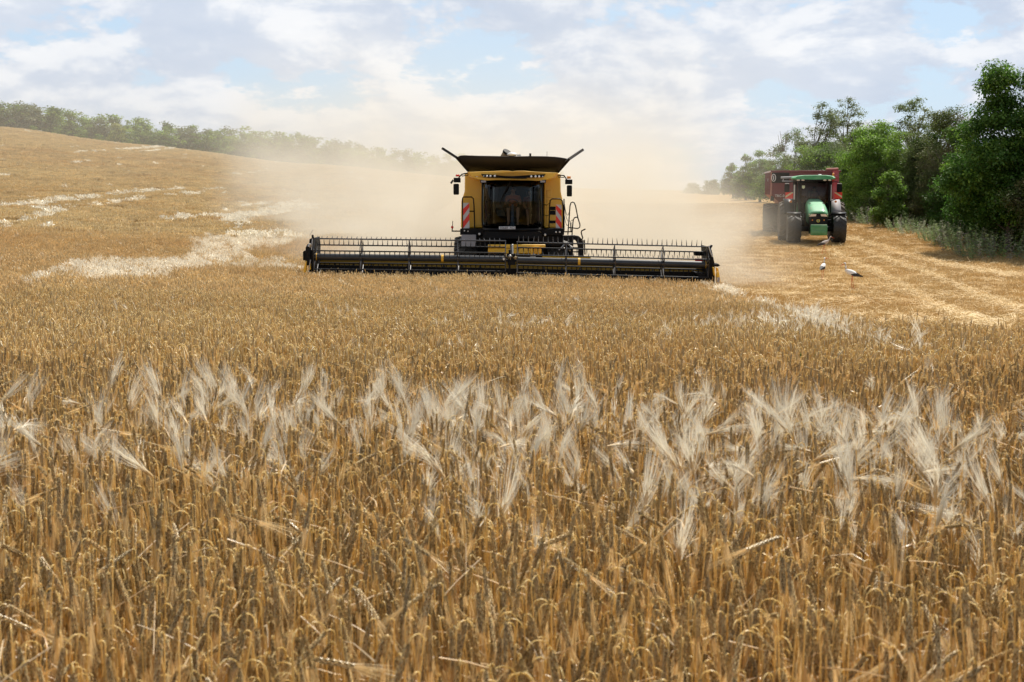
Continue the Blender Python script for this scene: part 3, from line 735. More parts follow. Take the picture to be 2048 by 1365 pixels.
m = MB(); m.box(-1.3, 1.3, .6, 7.0, .75, zb - .02); m.box(xb0 + .02, xb1 - .02, .40, 2.6, zb - .9, zb - .01); m.box(-1.2, 1.2, 2.6, 7.0, .7, 1.6)
m.build('chassis', M['black'], combine)
# --- front platform beam with lamps
m = MB(); m.box(CX(920.5), CX(1128), -.25, .34, Cz(470), Cz(457.8)); m.box(CX(953), CX(1126), -.1, .6, Cz(492), Cz(470.2))
m.box(CX(1100), CX(1128), -.26, .3, Cz(457.8), Cz(456.6))
plat = m.build('platform', M['black'], combine, bevel=.02)
def lamp(parent, px, py, yl, r, mat='lampglass', name='work_lamp'):
    x, _, z = C(px, py, yl); m = MB(); m.cyl((x, yl, z), (x, yl + .05, z), r * 1.2, r * 1.1, 14, 0); m.ball((x, yl, z), r, .018, r, 14, 6, 1)
    return m.build(name, [M['black_satin'], M[mat]], parent)
for px, py, r in ((929, 462, .025), (936, 463, .022), (967, 462, .035), (974.5, 463.5, .042), (959, 468.5, .04), (1024.3, 464, .055), (1074, 464, .04), (1081, 463, .04), (1090, 470, .04), (1112, 464.5, .03), (1119.5, 464.5, .03)):
    lamp(plat, px, py, -.27, r)
m = MB(); m.box(CX(922.5, -.3), CX(952, -.3), -.33, -.29, Cz(495, -.3), Cz(469.8, -.3)); m.build('grey_plate', M['grey'], plat, bevel=.01)
# --- cab
YC = -1.55                                  # windscreen apex (towards camera)
cx = (CX(966, -1) + CX(1083, -1)) / 2
def arc(hw, depth, n=13, y0=-.35):
    """front of the cab in plan: bowed outline, returns (x,y)"""
    out = []
    for i in range(n):
        t = -1 + 2 * i / (n - 1); out.append((cx + hw * math.sin(t * 1.35) / math.sin(1.35), y0 - depth * (1 - abs(t) ** 2.6)))
    return out
def shell(rows, mi=0, m=None, close=False):
    """rows: list of (z, [(x,y)...])"""
    m = m or MB(); n = len(rows[0][1]); V = [(x, y, z) for z, r in rows for x, y in r]
    F = [(i * n + j, i * n + j + 1, (i + 1) * n + j + 1, (i + 1) * n + j) for i in range(len(rows) - 1) for j in range(n - 1)]
    return m.add(V, F, mi)
z0, z1 = Cz(459, -1.4), Cz(359, -1.4)
hw_t, hw_b = (CX(1085, -.6) - CX(967, -.6)) / 2, (CX(1084, -.6) - CX(965, -.6)) / 2
rows = [(z0, arc(hw_b * .96, .95)), (z0 + .25, arc(hw_b, 1.08)), (z0 + .9, arc(hw_b * 1.0, 1.15)), (z1 - .3, arc(hw_t, 1.1)), (z1, arc(hw_t, 1.05))]
m = MB(); shell(rows, 0, m); wind = m.build('windscreen', M['glass'], combine, smooth=60)
sd = wind.modifiers.new('solidify', 'SOLIDIFY'); sd.thickness = .008; sd.offset = 1
# pillars, sills, back wall, floor, side walls inside the hood
m = MB()
for i in (0, 12):
    m.tube([(r[1][i][0], r[1][i][1] - .0, r[0]) for r in rows], .045, 8)
for i in (3, 9):                                        # slim inner pillars behind the bowed glass
    m.tube([(r[1][i][0], r[1][i][1] + .05, r[0]) for r in rows], .026, 6)
m.tube([(x, y, z0 - .02) for x, y in arc(hw_b * .97, 1.0)], .05, 8); m.tube([(x, y, z1) for x, y in arc(hw_t, 1.08)], .05, 8)
m.box(cx - .98, cx + .98, -.4, 1.58, z0 - .12, z0 - .04); m.prism([(cx - .98, z0 - .3), (cx + .98, z0 - .3), (cx + .9, z0 - .08), (cx - .9, z0 - .08)], -1.3, -.35)
frame = m.build('cab_frame', M['black'], combine)
m = MB(); m.box(cx - .95, cx + .95, 1.3, 1.58, z0, z1 + .1); m.box(cx - .96, cx - .90, -.3, 1.3, z0, z1); m.box(cx + .90, cx + .96, -.3, 1.3, z0, z1); m.box(cx - .9, cx + .9, -.3, 1.3, z1 + .0, z1 + .06)
m.box(cx - .9, cx + .9, -.9, 1.3, z0 - .03, z0); m.build('cab_interior', M['cabin'], combine)
# seats, steering column and console
def seat(px, yl, w, zs, nm='seat'):
    x = CX(px, yl); m = MB(); m.box(x - w / 2, x + w / 2, yl - .25, yl + .25, zs - .12, zs); m.box(x - w / 2, x + w / 2, yl + .2, yl + .34, zs - .05, zs + .62, rot=(-.12, 0, 0)); m.box(x - .13, x + .13, yl + .26, yl + .36, zs + .62, zs + .8); m.box(x - .12, x + .12, yl - .12, yl + .12, z0, zs - .12)
    return m.build(nm, M['seat'], combine, bevel=.04)
ZS = z0 + .52
seat(1025, .15, .5, ZS); seat(1062, .25, .36, ZS - .06, 'passenger_seat')
m = MB(); xs = CX(1025, -.6); m.tube([(xs, -.75, z0), (xs, -.62, z0 + .45), (xs, -.42, z0 + .78)], [.07, .055, .04], 10); m.build('steering_column', paint('column_blue', (.03, .06, .13), .5, dirt_sheen=.1), combine)
m = MB(); ring = [(xs + .19 * math.cos(a), -.42 - .07 * math.sin(a), z0 + .80 + .16 * math.sin(a)) for a in np.linspace(0, 2 * math.pi, 17)]; m.tube(ring, .016, 6)
for a in (.5, 2.6, 4.7): m.tube([(xs, -.42, z0 + .80), (xs + .19 * math.cos(a), -.42 - .07 * math.sin(a), z0 + .8 + .16 * math.sin(a))], .012, 5)
m.build('steering_wheel', M['black_satin'], combine)
m = MB(); m.box(CX(993, -.4), CX(1010, -.4), -.5, .2, z0 + .4, z0 + .62); m.box(CX(992, -.5), CX(1006, -.5), -.58, -.5, Cz(417, -.5), Cz(410, -.5)); m.build('console', M['cabin'], combine, bevel=.02)
# wipers, number plate
m = MB(); x, y, z = C(1018, 361, -1.45); m.tube([C(1022, 361, -1.52), C(1012, 380, -1.56), C(1003, 398, -1.5)], .018, 5); m.tube([C(1003, 398, -1.5), C(999, 408, -1.45)], .012, 5)
m.tube([C(971, 452, -1.1), C(974, 420, -1.2), C(976, 372, -1.2)], .012, 5)
for p in (404, 428): m.tube([C(974, p, -1.2), C(980, p - 3, -1.28)], .01, 5)
m.build('wiper', M['black'], combine)
xa, _, za = C(998, 459, -1.56); xb_, _, zb_ = C(1030.7, 453.3, -1.56)
m = MB(); m.box(xa, xb_, -1.56, -1.545, za, zb_); pl = m.build('number_plate', M['signwhite'], combine, bevel=.004)
text('lettering', '50668  AO', .105, ((xa + xb_) / 2, -1.562, (za + zb_) / 2), FRONT, M['black'], pl, .002)
# visor roof: yellow cap, dark lamp strip
m = MB()
yf = -1.95
top = [(933, 344.5), (960, 343.6), (985, 343.0), (1005, 342.0), (1018, 342.4), (1025, 343.8), (1032, 342.4), (1048, 342.2), (1070, 344.0), (1095, 345.2), (1118, 346)]
bot = [(1112, 355), (1100, 360), (1085, 362.5), (1060, 361.5), (1025, 361), (990, 361), (965, 362), (950, 359), (938, 354)]
poly = [(C(px, py, -1.2)[0], C(px, py, -1.2)[2]) for px, py in top + bot]
n = len(poly); c0 = Vector((sum(p[0] for p in poly) / n, 0, sum(p[1] for p in poly) / n))
V = []
for yy_, k in ((-1.72, .93), (-1.55, .985), (-1.0, 1.0), (1.4, .99)):
    for i, (x, z) in enumerate(poly): V.append((c0.x + (x - c0.x) * (k if yy_ < -1 else 1), yy_ + .55 * ((x - c0.x) / 1.6) ** 2 * (1 if yy_ < 0 else 0), c0.z + (z - c0.z) * k))
F = [tuple(range(n))] + [(r * n + i, r * n + (i + 1) % n, (r + 1) * n + (i + 1) % n, (r + 1) * n + i)[::-1] for r in range(3) for i in range(n)] + [tuple(3 * n + i for i in range(n))[::-1]]
m.add(V, F); roof = m.build('cab_roof', M['yellow_roof'], combine, smooth=50)
m = MB()
strip = [(961.5, 348), (990, 350.5), (1010, 352.3), (1026, 352.5), (1042, 352), (1065, 350.5), (1091.5, 348.3), (1087, 355.3), (1026, 357.3), (967, 355.4)]
sp_ = [(C(px, py, -1.7)[0], C(px, py, -1.7)[2]) for px, py in strip]
V = []
for off in (-.04, .03):
    for x, z in sp_: V.append((x, -1.74 + .50 * ((x - c0.x) / 1.6) ** 2 + off, z))
n = len(sp_); m.add(V, [tuple(range(n)), tuple(n + i for i in range(n))[::-1]] + [(i, n + i, n + (i + 1) % n, (i + 1) % n) for i in range(n)])
strip_o = m.build('lamp_strip', M['black'], roof, smooth=0)
for px in (967.5, 973.9, 980.9, 989.5, 1062.5, 1071, 1078.3, 1085.5):
    x = C(px, 352.5, -1.7)[0]; yy_ = -1.79 + .50 * ((x - c0.x) / 1.6) ** 2; z = C(px, 352.6 if px < 1000 else 353.6, -1.7)[2]
    r = .020 if px in (967.5, 1085.5) else .034
    m = MB(); m.ball((x, yy_, z), r, .02, r, 12, 6); m.build('headlight', M['lampglass'], roof)
lamp(roof, 953.8, 355, -1.3, .045); lamp(roof, 1097.8, 356, -1.3, .045)
for px in (967, 1085.5):
    x0_, _, z0_ = C(px - 6.5, 366.3, -1.5); x1_, _, z1_ = C(px + 6.5, 360.6, -1.5)
    m = MB(); m.box(x0_, x1_, -1.5, -1.38, z0_, z1_, 0); m.box(x0_ + .025, x1_ - .025, -1.512, -1.5, z0_ + .015, z1_ - .015, 1); m.build('roof_lamp', [M['black'], M['grey']], roof, bevel=.01)
# --- grain tank extension: flared dark flaps
def tankflap():
    yb0, yb1, yt0, yt1 = 1.2, 4.2, .7, 4.9
    bl, br = C(938, 344, 1.2), C(1115, 345.5, 1.2); tl, tr = C(916, 314, .7), C(1137, 316, .7)
    m = MB(); zl = 4.02
    fr_top = [(916, 314.5), (921, 312.3), (930, 311.8), (955, 312.8), (985, 313.3), (1025, 314), (1065, 313.5), (1090, 313.8), (1110, 314.8), (1122, 316.2), (1134, 318.5)]
    n = len(fr_top); V = []
    for i, (px, py) in enumerate(fr_top):
        t = i / (n - 1); b = Vector(bl).lerp(Vector(br), t); a = Vector(C(px, py, .7)); mid = a.lerp(b, .5) + Vector((0, -.06, -.02))
        V += [b, mid, a]
    F = [(3 * i + j, 3 * i + 3 + j, 3 * i + 4 + j, 3 * i + 1 + j) for i in range(n - 1) for j in (0, 1)]
    m.add(V, F)
    # back flap
    V = [(p.x, 5.6 - p.y * 0 if False else (4.2 if k % 3 == 0 else 4.55 if k % 3 == 1 else 4.9), p.z) for k, p in enumerate(map(Vector, V))]
    m.add(V, [f[::-1] for f in F])
    o = m.build('hopper_flap', M['hopper'], combine, smooth=40); s = o.modifiers.new('s', 'SOLIDIFY'); s.thickness = .03
    for sgn, b0, tip, mid in ((-1, C(938, 344, 1.2), C(883.5, 296.5, 1.6), C(914, 316, 1.3)), (1, C(1115, 345.5, 1.2), C(1167.5, 299, 1.6), C(1137.5, 319.5, 1.3))):
        m = MB(); yA, yB = .75, 4.8
        P = [(b0[0], 1.2, b0[2]), (b0[0], 4.2, b0[2]), (mid[0], yB - .1, mid[2]), (tip[0], 3.9, tip[2]), (tip[0], 1.7, tip[2]), (mid[0], .85, mid[2])]
        m.add(P, [(0, 1, 2, 5), (5, 2, 3, 4)]); o = m.build('hopper_flap', M['hopper'], combine, smooth=0); s = o.modifiers.new('s', 'SOLIDIFY'); s.thickness = .085; s.offset = 0
tankflap()
m = MB(); m.box(-1.3, 1.3, 1.4, 4.0, zt - .3, zt + .12); m.build('grain_tank', M['hopper'], combine)
m = MB(); m.cyl(C(1004, 322, 2.2), C(1013.5, 305.5, 2.0), .13, .13, 16, 0); m.cyl(C(1013, 306.5, 1.99), C(1014.8, 303, 1.96), .15, .15, 16, 1); m.build('filling_auger', [paint('dusty_tan', (.32, .22, .12), .7, dirt_sheen=.5), M['black']], combine)
m = MB(); x, y, z = C(1024, 309.5, .9); m.ball((x, y, z), .17, .17, .075, 18, 8); m.cyl((x, y, z - .25), (x, y, z), .05, n=8); m.box(x + .17, x + .30, y - .05, y + .05, z - .05, z + .0); m.build('receiver_dome', M['white'], combine)
m = MB(); x, y, z = C(1060.5, 312, .75); m.box(x - .035, x + .035, y - .03, y + .03, z - .06, z + .08); x, y, z = C(1094, 314, .75); m.cyl((x, y, z - .1), (x, y, z + .18), .006, n=5); m.build('antenna', M['black_satin'], combine)
# --- mirrors
def mirror(sgn, arm, head, mir, lampc, extra):
    m = MB(); m.tube([C(*p, -.9) for p in arm], .022, 6); m.tube([C(p[0], p[1] + 4, -.9) for p in arm[:3]], .014, 6)
    for p in arm[:3]: m.tube([C(p[0], p[1], -.9), C(p[0], p[1] + 4, -.9)], .012, 5)
    (hx0, hy0, hx1, hy1) = head; a = C(hx0, hy1, -1.0); b = C(hx1, hy0, -1.0); m.box(a[0], b[0], -1.1, -.86, a[2], b[2])
    arm_o = m.build('mirror_arm', M['black'], combine, bevel=.012)
    (x0, y0, x1, y1) = mir; a = C(x0, y1, -1.0); b = C(x1, y0, -1.0); m = MB(); m.box(a[0], b[0], -1.10, -.94, a[2], b[2]); mo = m.build('mirror', M['black'], arm_o, bevel=.035)
    m = MB(); m.box(a[0] + .02, b[0] - .02, -.94, -.93, a[2] + .03, b[2] - .03); m.build('mirror_glass', M['steel'], arm_o)
    (x0, y0, x1, y1), mt = lampc; a = C(x0, y1, -1.0); b = C(x1, y0, -1.0); m = MB(); m.box(a[0], b[0], -1.05, -.92, a[2], b[2]); m.build('marker_lamp', M[mt], arm_o, bevel=.012)
    if extra: m = MB(); m.add([C(*p, yy_) for yy_ in (-1.12, -1.02) for p in extra], [(0, 1, 2, 3), (7, 6, 5, 4), (0, 4, 5, 1), (1, 5, 6, 2), (2, 6, 7, 3), (3, 7, 4, 0)]); m.build('small_mirror', M['black_satin'], arm_o)
mirror(-1, [(936, 347), (930, 347.5), (924, 349), (920, 353), (915, 359)], (907.5, 356, 921, 365.5), (907, 368, 918, 390), ((911.5, 349.5, 919, 353.5), 'redlens'), [(900, 366), (905.5, 359), (907.5, 362), (903, 369)])
mirror(1, [(1116, 350.5), (1121, 351), (1128, 351.5), (1131, 356), (1134, 361)], (1130.5, 359.5, 1144.5, 369), (1133.5, 371, 1144, 393.5), ((1134, 353, 1141.5, 358), 'amber'), None)
# --- striped warning boards and guard rails
def board(x0, y0, x1, y1, lean, yl):
    a = C(x0, y1, yl); b = C(x1, y0, yl); m = MB(); m.box(a[0], b[0], yl, yl + .03, a[2], b[2]); bo = m.build('warning_board', M['signwhite'], combine)
    m = MB(); W = b[0] - a[0]; H = b[2] - a[2]; k = .62 * W / .22 * .22
    for s0 in (.30, .80):
        zc = a[2] + H * (s0 if True else 0); hh = H * .135; sk = .5 * W * lean
        pts = [(a[0], zc - hh - sk), (b[0], zc - hh + sk), (b[0], zc + hh + sk), (a[0], zc + hh - sk)]
        pts = [(x, min(max(z, a[2]), b[2])) for x, z in pts]
        m.prism(pts, yl - .004, yl + .002)
    m.build('red_stripe', M['signred'], bo, smooth=0)
board(926.5, 406.3, 938.7, 457, 1.35, -.18); board(1111.7, 410, 1123.3, 460.5, -1.35, -.18)
def rail(name, paths, r=.022, yl=-.12):
    m = MB()
    for P in paths:
        m.tube([C(px, py, yl) for px, py in P], r, 7)
    return m.build(name, M['black'], combine)
rail('guard_rail', [[(926, 457), (925, 430), (925, 397), (927, 394.5), (943, 394.5), (947, 398), (948, 412), (949.5, 457)], [(926, 423), (948.5, 423)]])
rail('guard_rail', [[(1098, 459), (1099, 415), (1100.5, 401), (1104, 398.2), (1120, 398.2), (1124.5, 402), (1126, 415), (1126.5, 460)]])
rail('ladder_rail', [[(1128.2, 462), (1128, 398)], [(1135.6, 470), (1138, 440), (1140, 412), (1142, 406), (1145, 404.7), (1148.5, 406), (1151, 412), (1156, 437), (1160, 450), (1159.5, 455), (1155.5, 457.5), (1147, 456.5), (1137, 455.5)],
                     [(1144, 471), (1145, 455), (1146.5, 440), (1149, 436), (1153, 434.8), (1156, 436)], [(1128, 464), (1143.5, 464)], [(1142, 464), (1141.5, 445)]], .02, -.3)
rail('hook_rod', [[(1163, 480), (1165.5, 477), (1162.5, 466), (1163.5, 462), (1171, 458.5)]], .022, -.3)
def cat(p, q, sag, n=8): return [(p[0] + (q[0] - p[0]) * t, p[1] + (q[1] - p[1]) * t + sag * 4 * t * (1 - t)) for t in np.linspace(0, 1, n)]
rail('safety_chain', [cat((1128.5, 405), (1138.5, 424), 15), cat((1129, 415), (1137, 442), 8), cat((1129, 432), (1136, 450), 8), cat((1137, 442), (1145, 440), 2)], .009, -.3)
rail('safety_chain', [cat((1087, 410), (1100, 405), 3), cat((1086, 428), (1100, 428), 4), cat((1086, 409), (1092, 409), 1)], .009, -.1)
# position light bracket on the left
m = MB(); m.box(CX(903, -.2), CX(922, -.2), -.22, -.14, Cz(464, -.2), Cz(461.5, -.2)); m.box(CX(903, -.2), CX(905, -.2), -.22, -.14, Cz(462, -.2), Cz(458, -.2)); m.cyl(C(905, 458, -.2), C(905.5, 442.5, -.2), .012, n=5)
br = m.build('lamp_bracket', M['black'], combine); m = MB(); m.ball(C(904.5, 455, -.2), .045, .045, .05, 10, 6); m.build('marker_lamp', M['redlens'], br)
# --- folding ladder, wheel arches, front and rear wheels
m = MB()
P = [(1126, 472), (1150, 471.5), (1158, 473), (1163, 478), (1166, 488), (1167, 512), (1157, 512), (1157.5, 498), (1154, 485), (1150, 480), (1126, 480)]
m.prism([(C(*p, -.2)[0], C(*p, -.2)[2]) for p in P], -.3, .3)
P = [(1139, 480), (1147, 480), (1146, 512), (1139, 512)]; m.prism([(C(*p, -.2)[0], C(*p, -.2)[2]) for p in P], -.25, .2)
m.tube([C(1168.5, 480, -.3), C(1170, 510, -.3)], .025, 6); m.tube([C(1166, 481, -.3), C(1166.5, 511, -.3)], .02, 6)
for p in (487, 495, 503): m.box(CX(1147), CX(1157), -.3, .1, Cz(p + 1.6), Cz(p))
m.build('ladder', M['black'], combine, bevel=.01)
m = MB()
rg = random.Random(3)
for i in range(9): p = C(1117 + rg.random() * 30, 489 + rg.random() * 14, -.2); q = C(1117 + rg.random() * 32, 489 + rg.random() * 14, -.5); m.tube([p, ((p[0] + q[0]) / 2, -.4, (p[2] + q[2]) / 2 + .08), q], .02, 6)
m.build('hose', M['steel'], combine)
tyre(combine, 'front_wheel', (CX(931), .9, .92), .95, .80, M['rubber'], rim=M['yellow'])
tyre(combine, 'front_wheel', (CX(1121), .9, .92), .95, .80, M['rubber'], rim=M['yellow'])
tyre(combine, 'rear_wheel', (-1.35, 5.6, .68), .68, .5, M['rubber'], rim=M['yellow'], nl=16)
tyre(combine, 'rear_wheel', (1.35, 5.6, .68), .68, .5, M['rubber'], rim=M['yellow'], nl=16)
# --- feeder house
m = MB(); m.prismx([(.4, 1.9), (.4, 1.0), (-3.3, .35), (-3.3, 1.15)], -.75, .75); feeder = m.build('feeder_house', M['black'], combine, bevel=.03)
m = MB(); zf = lambda py: Cz(py, -2.6)
m.box(CX(976, -2.6), CX(1091, -2.6), -2.62, -2.5, zf(497), zf(489.5)); m.box(CX(976, -2.6), CX(1083, -2.6), -2.6, -2.4, zf(508), zf(497.3))
m.build('coupling_frame', M['yellow'], feeder, bevel=.02)
m = MB(); m.tube([C(1063, 510, -2.7), C(1064, 497, -2.7), C(1069, 494.5, -2.7), C(1076, 494, -2.7), C(1077, 512, -2.7)], .03, 6); m.build('yellow_pipe', M['yellow'], feeder)

# ------------------------------------------------------------------ the header (a part with its own sub-parts)
YH = -5.0
def H(px, py, yl=YH): return C(px, py, yl)
m = MB()
bx0, bx1 = H(620, 520)[0], H(1428, 520)[0]
def slope(x): return -.0195 * (x - 0)          # the header follows the ground down to the right
def sloped_box(x0, x1, y0, y1, za, zb2, mi=0, mm=None):
    P = [(x0, y0, za + slope(x0)), (x1, y0, za + slope(x1)), (x1, y1, za + slope(x1)), (x0, y1, za + slope(x0))] + [(x0, y0, zb2 + slope(x0)), (x1, y0, zb2 + slope(x1)), (x1, y1, zb2 + slope(x1)), (x0, y1, zb2 + slope(x0))]
    (mm or m).hexa(P, mi)
zc = H(1020, 519.5)[2]                         # reel tube height at the middle
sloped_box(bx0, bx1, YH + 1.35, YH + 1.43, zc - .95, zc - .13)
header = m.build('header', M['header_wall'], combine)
m = MB(); sloped_box(bx0, bx1, YH - .1, YH + 1.4, zc - 1.05, zc - .97); sloped_box(bx0, bx1, YH + 1.30, YH + 1.46, zc - .13, zc - .06)
m.build('header_frame', M['black_satin'], header, bevel=.01)
m = MB(); sloped_box(CX(1085, YH + 1.5), CX(1182, YH + 1.5), YH + 1.47, YH + 1.53, zc + .00, zc + .045); m.build('yellow_rail', M['yellow'], header)
# intake auger with flights
m = MB(); ax = lambda x: (x, YH + .95, zc - .58 + slope(x))
m.cyl(ax(bx0 + .1), ax(bx1 - .1), .2, n=18)
for half, s in ((np.arange(bx0 + .1, -.8, .02), 1), (np.arange(.8, bx1 - .1, .02), -1)):
    V = []; F = []
    for i, x in enumerate(half):
        a = s * 2 * math.pi * x / .55; c_ = ax(x)
        for r in (.19, .33): V.append((x, c_[1] + r * math.cos(a), c_[2] + r * math.sin(a)))
    F = [(2 * i, 2 * i + 1, 2 * i + 3, 2 * i + 2) for i in range(len(half) - 1)]; m.add(V, F)
m.build('auger', M['black_satin'], header, smooth=60)
# cutter bar guards
m = MB(); sloped_box(bx0, bx1, YH - .28, YH - .2, zc - 1.06, zc - 1.03)
x = bx0
while x < bx1: m.tube([(x, YH - .28, zc - 1.04 + slope(x)), (x, YH - .42, zc - 1.05 + slope(x))], [.014, .004], 5); x += .0762 * 2
m.build('cutter_bar', M['black_satin'], header)
# black sheet across the header under the reel
m = MB(); sloped_box(bx0 + .05, bx1 - .05, YH + .62, YH + .66, zc - .95, zc - .30); m.build('lower_black_sheet', M['black'], header)
RR = .545
def reel(pxa, pya, pxb, pyb, d0, posts, tdirs, tl, collars):
    a = Vector(H(pxa, pya)); b = Vector(H(pxb, pyb)); ax_ = (b - a).normalized()
    def at_(px): t = (px - pxa) / (pxb - pxa); return a.lerp(b, t)
    m = MB(); m.cyl(a, b, .098, n=22); core = m.build('reel', M['tube'], combine)
    m = MB()
    for px in collars: p = at_(px); m.cyl(p - ax_ * .035, p + ax_ * .035, .108, n=22)
    m.build('collar', M['yellow'], core)
    yv, zv = Vector((0, 1, 0)), Vector((0, 0, 1))
    for k in range(6):
        an = R(d0 - 60 * k); off = yv * (RR * math.cos(an)) + zv * (RR * math.sin(an)); m = MB(); m.cyl(a + off, b + off, .020, n=8)
        dy, dz = tdirs[k]; dv = (yv * dy + zv * dz).normalized(); L = (b - a).length; n = int(L / .1475)
        rr_ = random.Random(k * 7 + int(pxa))
        for i in range(n):
            p = a + off + ax_ * (.06 + i * (L - .1) / n); q = p + dv * tl + Vector((rr_.gauss(0, .012), 0, 0))
            m.tube([p, p + (q - p) * .5, q], [.017, .011, .004], 5)
        m.build('tine_bar', M['black_satin'] if k != 0 else M['tine'], core)
    for px in posts:
        p = at_(px); m = MB()
        for k in range(6):
            an = R(d0 - 60 * k); o = yv * math.cos(an) + zv * math.sin(an); an2 = R(d0 - 60 * k - 60); o2 = yv * math.cos(an2) + zv * math.sin(an2)
            m.hexa([p + o * .08 - ax_ * .015 - o2 * .02, p + o * .08 + ax_ * .015 - o2 * .02, p + o * .08 + ax_ * .015 + o2 * .02, p + o * .08 - ax_ * .015 + o2 * .02, p + o * RR - ax_ * .015 - o2 * .012, p + o * RR + ax_ * .015 - o2 * .012, p + o * RR + ax_ * .015 + o2 * .012, p + o * RR - ax_ * .015 + o2 * .012])
            m.tube([p + o * RR, p + o2 * RR], .010, 5)
        m.cyl(p - ax_ * .02, p + ax_ * .02, .13, n=12)
        m.build('reel_star', M['tine'], core)
    return core
up_, dn_, bk_ = (0, 1), (0, -1), (.95, .25)
reel(631, 514, 1012, 518.8, 98, [631.5, 723, 819, 916, 1011], [(.9, .45), up_, dn_, dn_, (-.3, -1), dn_], .17, [632, 885])
reel(1033, 520.7, 1414, 529.9, 101, [1034.5, 1132, 1228.5, 1325, 1413], [up_, dn_, dn_, dn_, (-.3, -1), (.75, .5)], .19, [1158, 1413])
m = MB(); a = H(1009, 518.7, YH - .101); m.box(a[0] - .05, a[0] + .05, a[1] - .005, a[1] + .06, a[2] - .03, a[2] + .04); m.build('white_sticker', M['white'], header)
# centre support arm
m = MB(); m.tube([H(1023, 492, YH + 1.3), H(1024, 500, YH + .6), H(1022, 520, YH)], [.05, .05, .06], 8, 0); m.box(H(1015, 0)[0], H(1031, 0)[0], YH - .12, YH + .12, H(0, 530)[2], H(0, 508)[2], 0)
m.box(H(1017, 0)[0], H(1021, 0)[0], YH - .14, YH + .1, H(0, 545)[2], H(0, 500)[2], 0)
m.tube([H(1025, 490, YH + .1), H(1025, 512, YH - .1)], .025, 8, 1); m.ball(H(1025, 491, YH + .1), .035, mi=1); m.ball(H(1020, 513, YH - .2), .05, mi=1); m.ball(H(1031, 516, YH - .2), .045, mi=2)
for i in range(7): p = H(1008 + i * 4, 505 + (i * 37 % 11), YH - .05); q = H(1012 + i * 3, 514 + (i * 23 % 7), YH - .15); m.tube([p, ((p[0] + q[0]) / 2, p[1] - .08, (p[2] + q[2]) / 2), q], .011, 5, 2)
m.build('centre_arm', [M['black'], M['steel'], paint('dusty_part', (.35, .25, .12), .7)], header)
# end structures and crop dividers
def prism_h(mm, P, y0, y1, mi=0): mm.prism([(H(*p)[0], H(*p)[2]) for p in P], y0, y1, mi)
m = MB()
prism_h(m, [(622, 478), (627, 476), (629, 495), (628, 545), (621, 545), (618, 505)], YH - .3, YH + 1.3)
prism_h(m, [(603.5, 505), (607, 502), (613, 504), (616, 522), (604, 522)], YH + .2, YH + .9); prism_h(m, [(608, 522), (614, 522), (612, 533), (609, 533)], YH + .2, YH + .5)
prism_h(m, [(616, 495), (620, 487), (623, 490), (624, 530), (617, 528)], YH - .5, YH + .4)
m.tube([H(625, 470), H(626, 478), H(624, 492)], [.03, .045, .04], 7); m.tube([H(616, 497), H(621, 486), H(626, 484)], .03, 6)
m.build('end_drive', M['black'], header, bevel=.01)
m = MB(); m.tube([H(618, 494, YH - .52), H(621, 488, YH - .52)], .05, 8); m.tube([H(623, 500, YH - .52), H(625, 478, YH - .5)], .015, 6); m.tube([H(617, 545, YH - .5), H(621, 520, YH - .5)], .015, 5); m.tube([H(619.5, 471, YH), H(626, 460, YH)], .006, 4)
m.tube([H(1417, 492, YH - .4), H(1421, 505, YH - .4), H(1425, 514, YH - .4)], .022, 6)
m.build('hydraulic_cylinder', M['steel'], header)
m = MB()
prism_h(m, [(611.5, 541), (617, 521), (619, 520), (617.5, 543), (613, 544)], YH - .6, YH - .4); prism_h(m, [(622, 530), (625, 525), (625, 538), (623, 539)], YH - .5, YH - .3)
prism_h(m, [(1420, 533), (1422.5, 533), (1425, 552), (1422, 548)], YH - .6, YH - .4); prism_h(m, [(1428, 534), (1431.5, 534.5), (1436.5, 562), (1437, 572), (1433.5, 570), (1431, 552)], YH - .5, YH - .3)
prism_h(m, [(1425.5, 540), (1429, 541), (1431, 565), (1437, 576), (1427, 573), (1424, 552)], YH - .9, YH - .7)
m.build('crop_divider', M['yellow'], header, bevel=.015)
m = MB(); prism_h(m, [(1424, 551.5), (1430, 551.5), (1431, 564), (1425.2, 564)], YH - .912, YH - .88); m.build('grey_band', M['grey'], header)
m = MB()
prism_h(m, [(1414, 493), (1418, 495), (1421, 500), (1427, 527), (1427, 566), (1419, 566), (1416, 545), (1415, 520)], YH - .25, YH + 1.3)
prism_h(m, [(1417, 495), (1423, 490), (1425, 491), (1420, 500)], YH - .1, YH + .1); prism_h(m, [(1424, 528), (1434, 527), (1437.5, 531), (1432, 533), (1424, 532)], YH - .3, YH + .2)
prism_h(m, [(1398, 507), (1414, 509), (1414, 515), (1399, 515)], YH + .9, YH + 1.3); prism_h(m, [(1390, 545), (1416, 548), (1420, 572), (1412, 567), (1400, 559)], YH - .1, YH + .9)
m.build('end_drive', M['black'], header, bevel=.01)
m = MB(); m.box(*sorted((H(1398, 0, YH + .85)[0], H(1413, 0, YH + .85)[0])), YH + .84, YH + .88, H(0, 521)[2] - .12, H(0, 516)[2] - .06); m.build('red_reflector', M['redlens'], header)
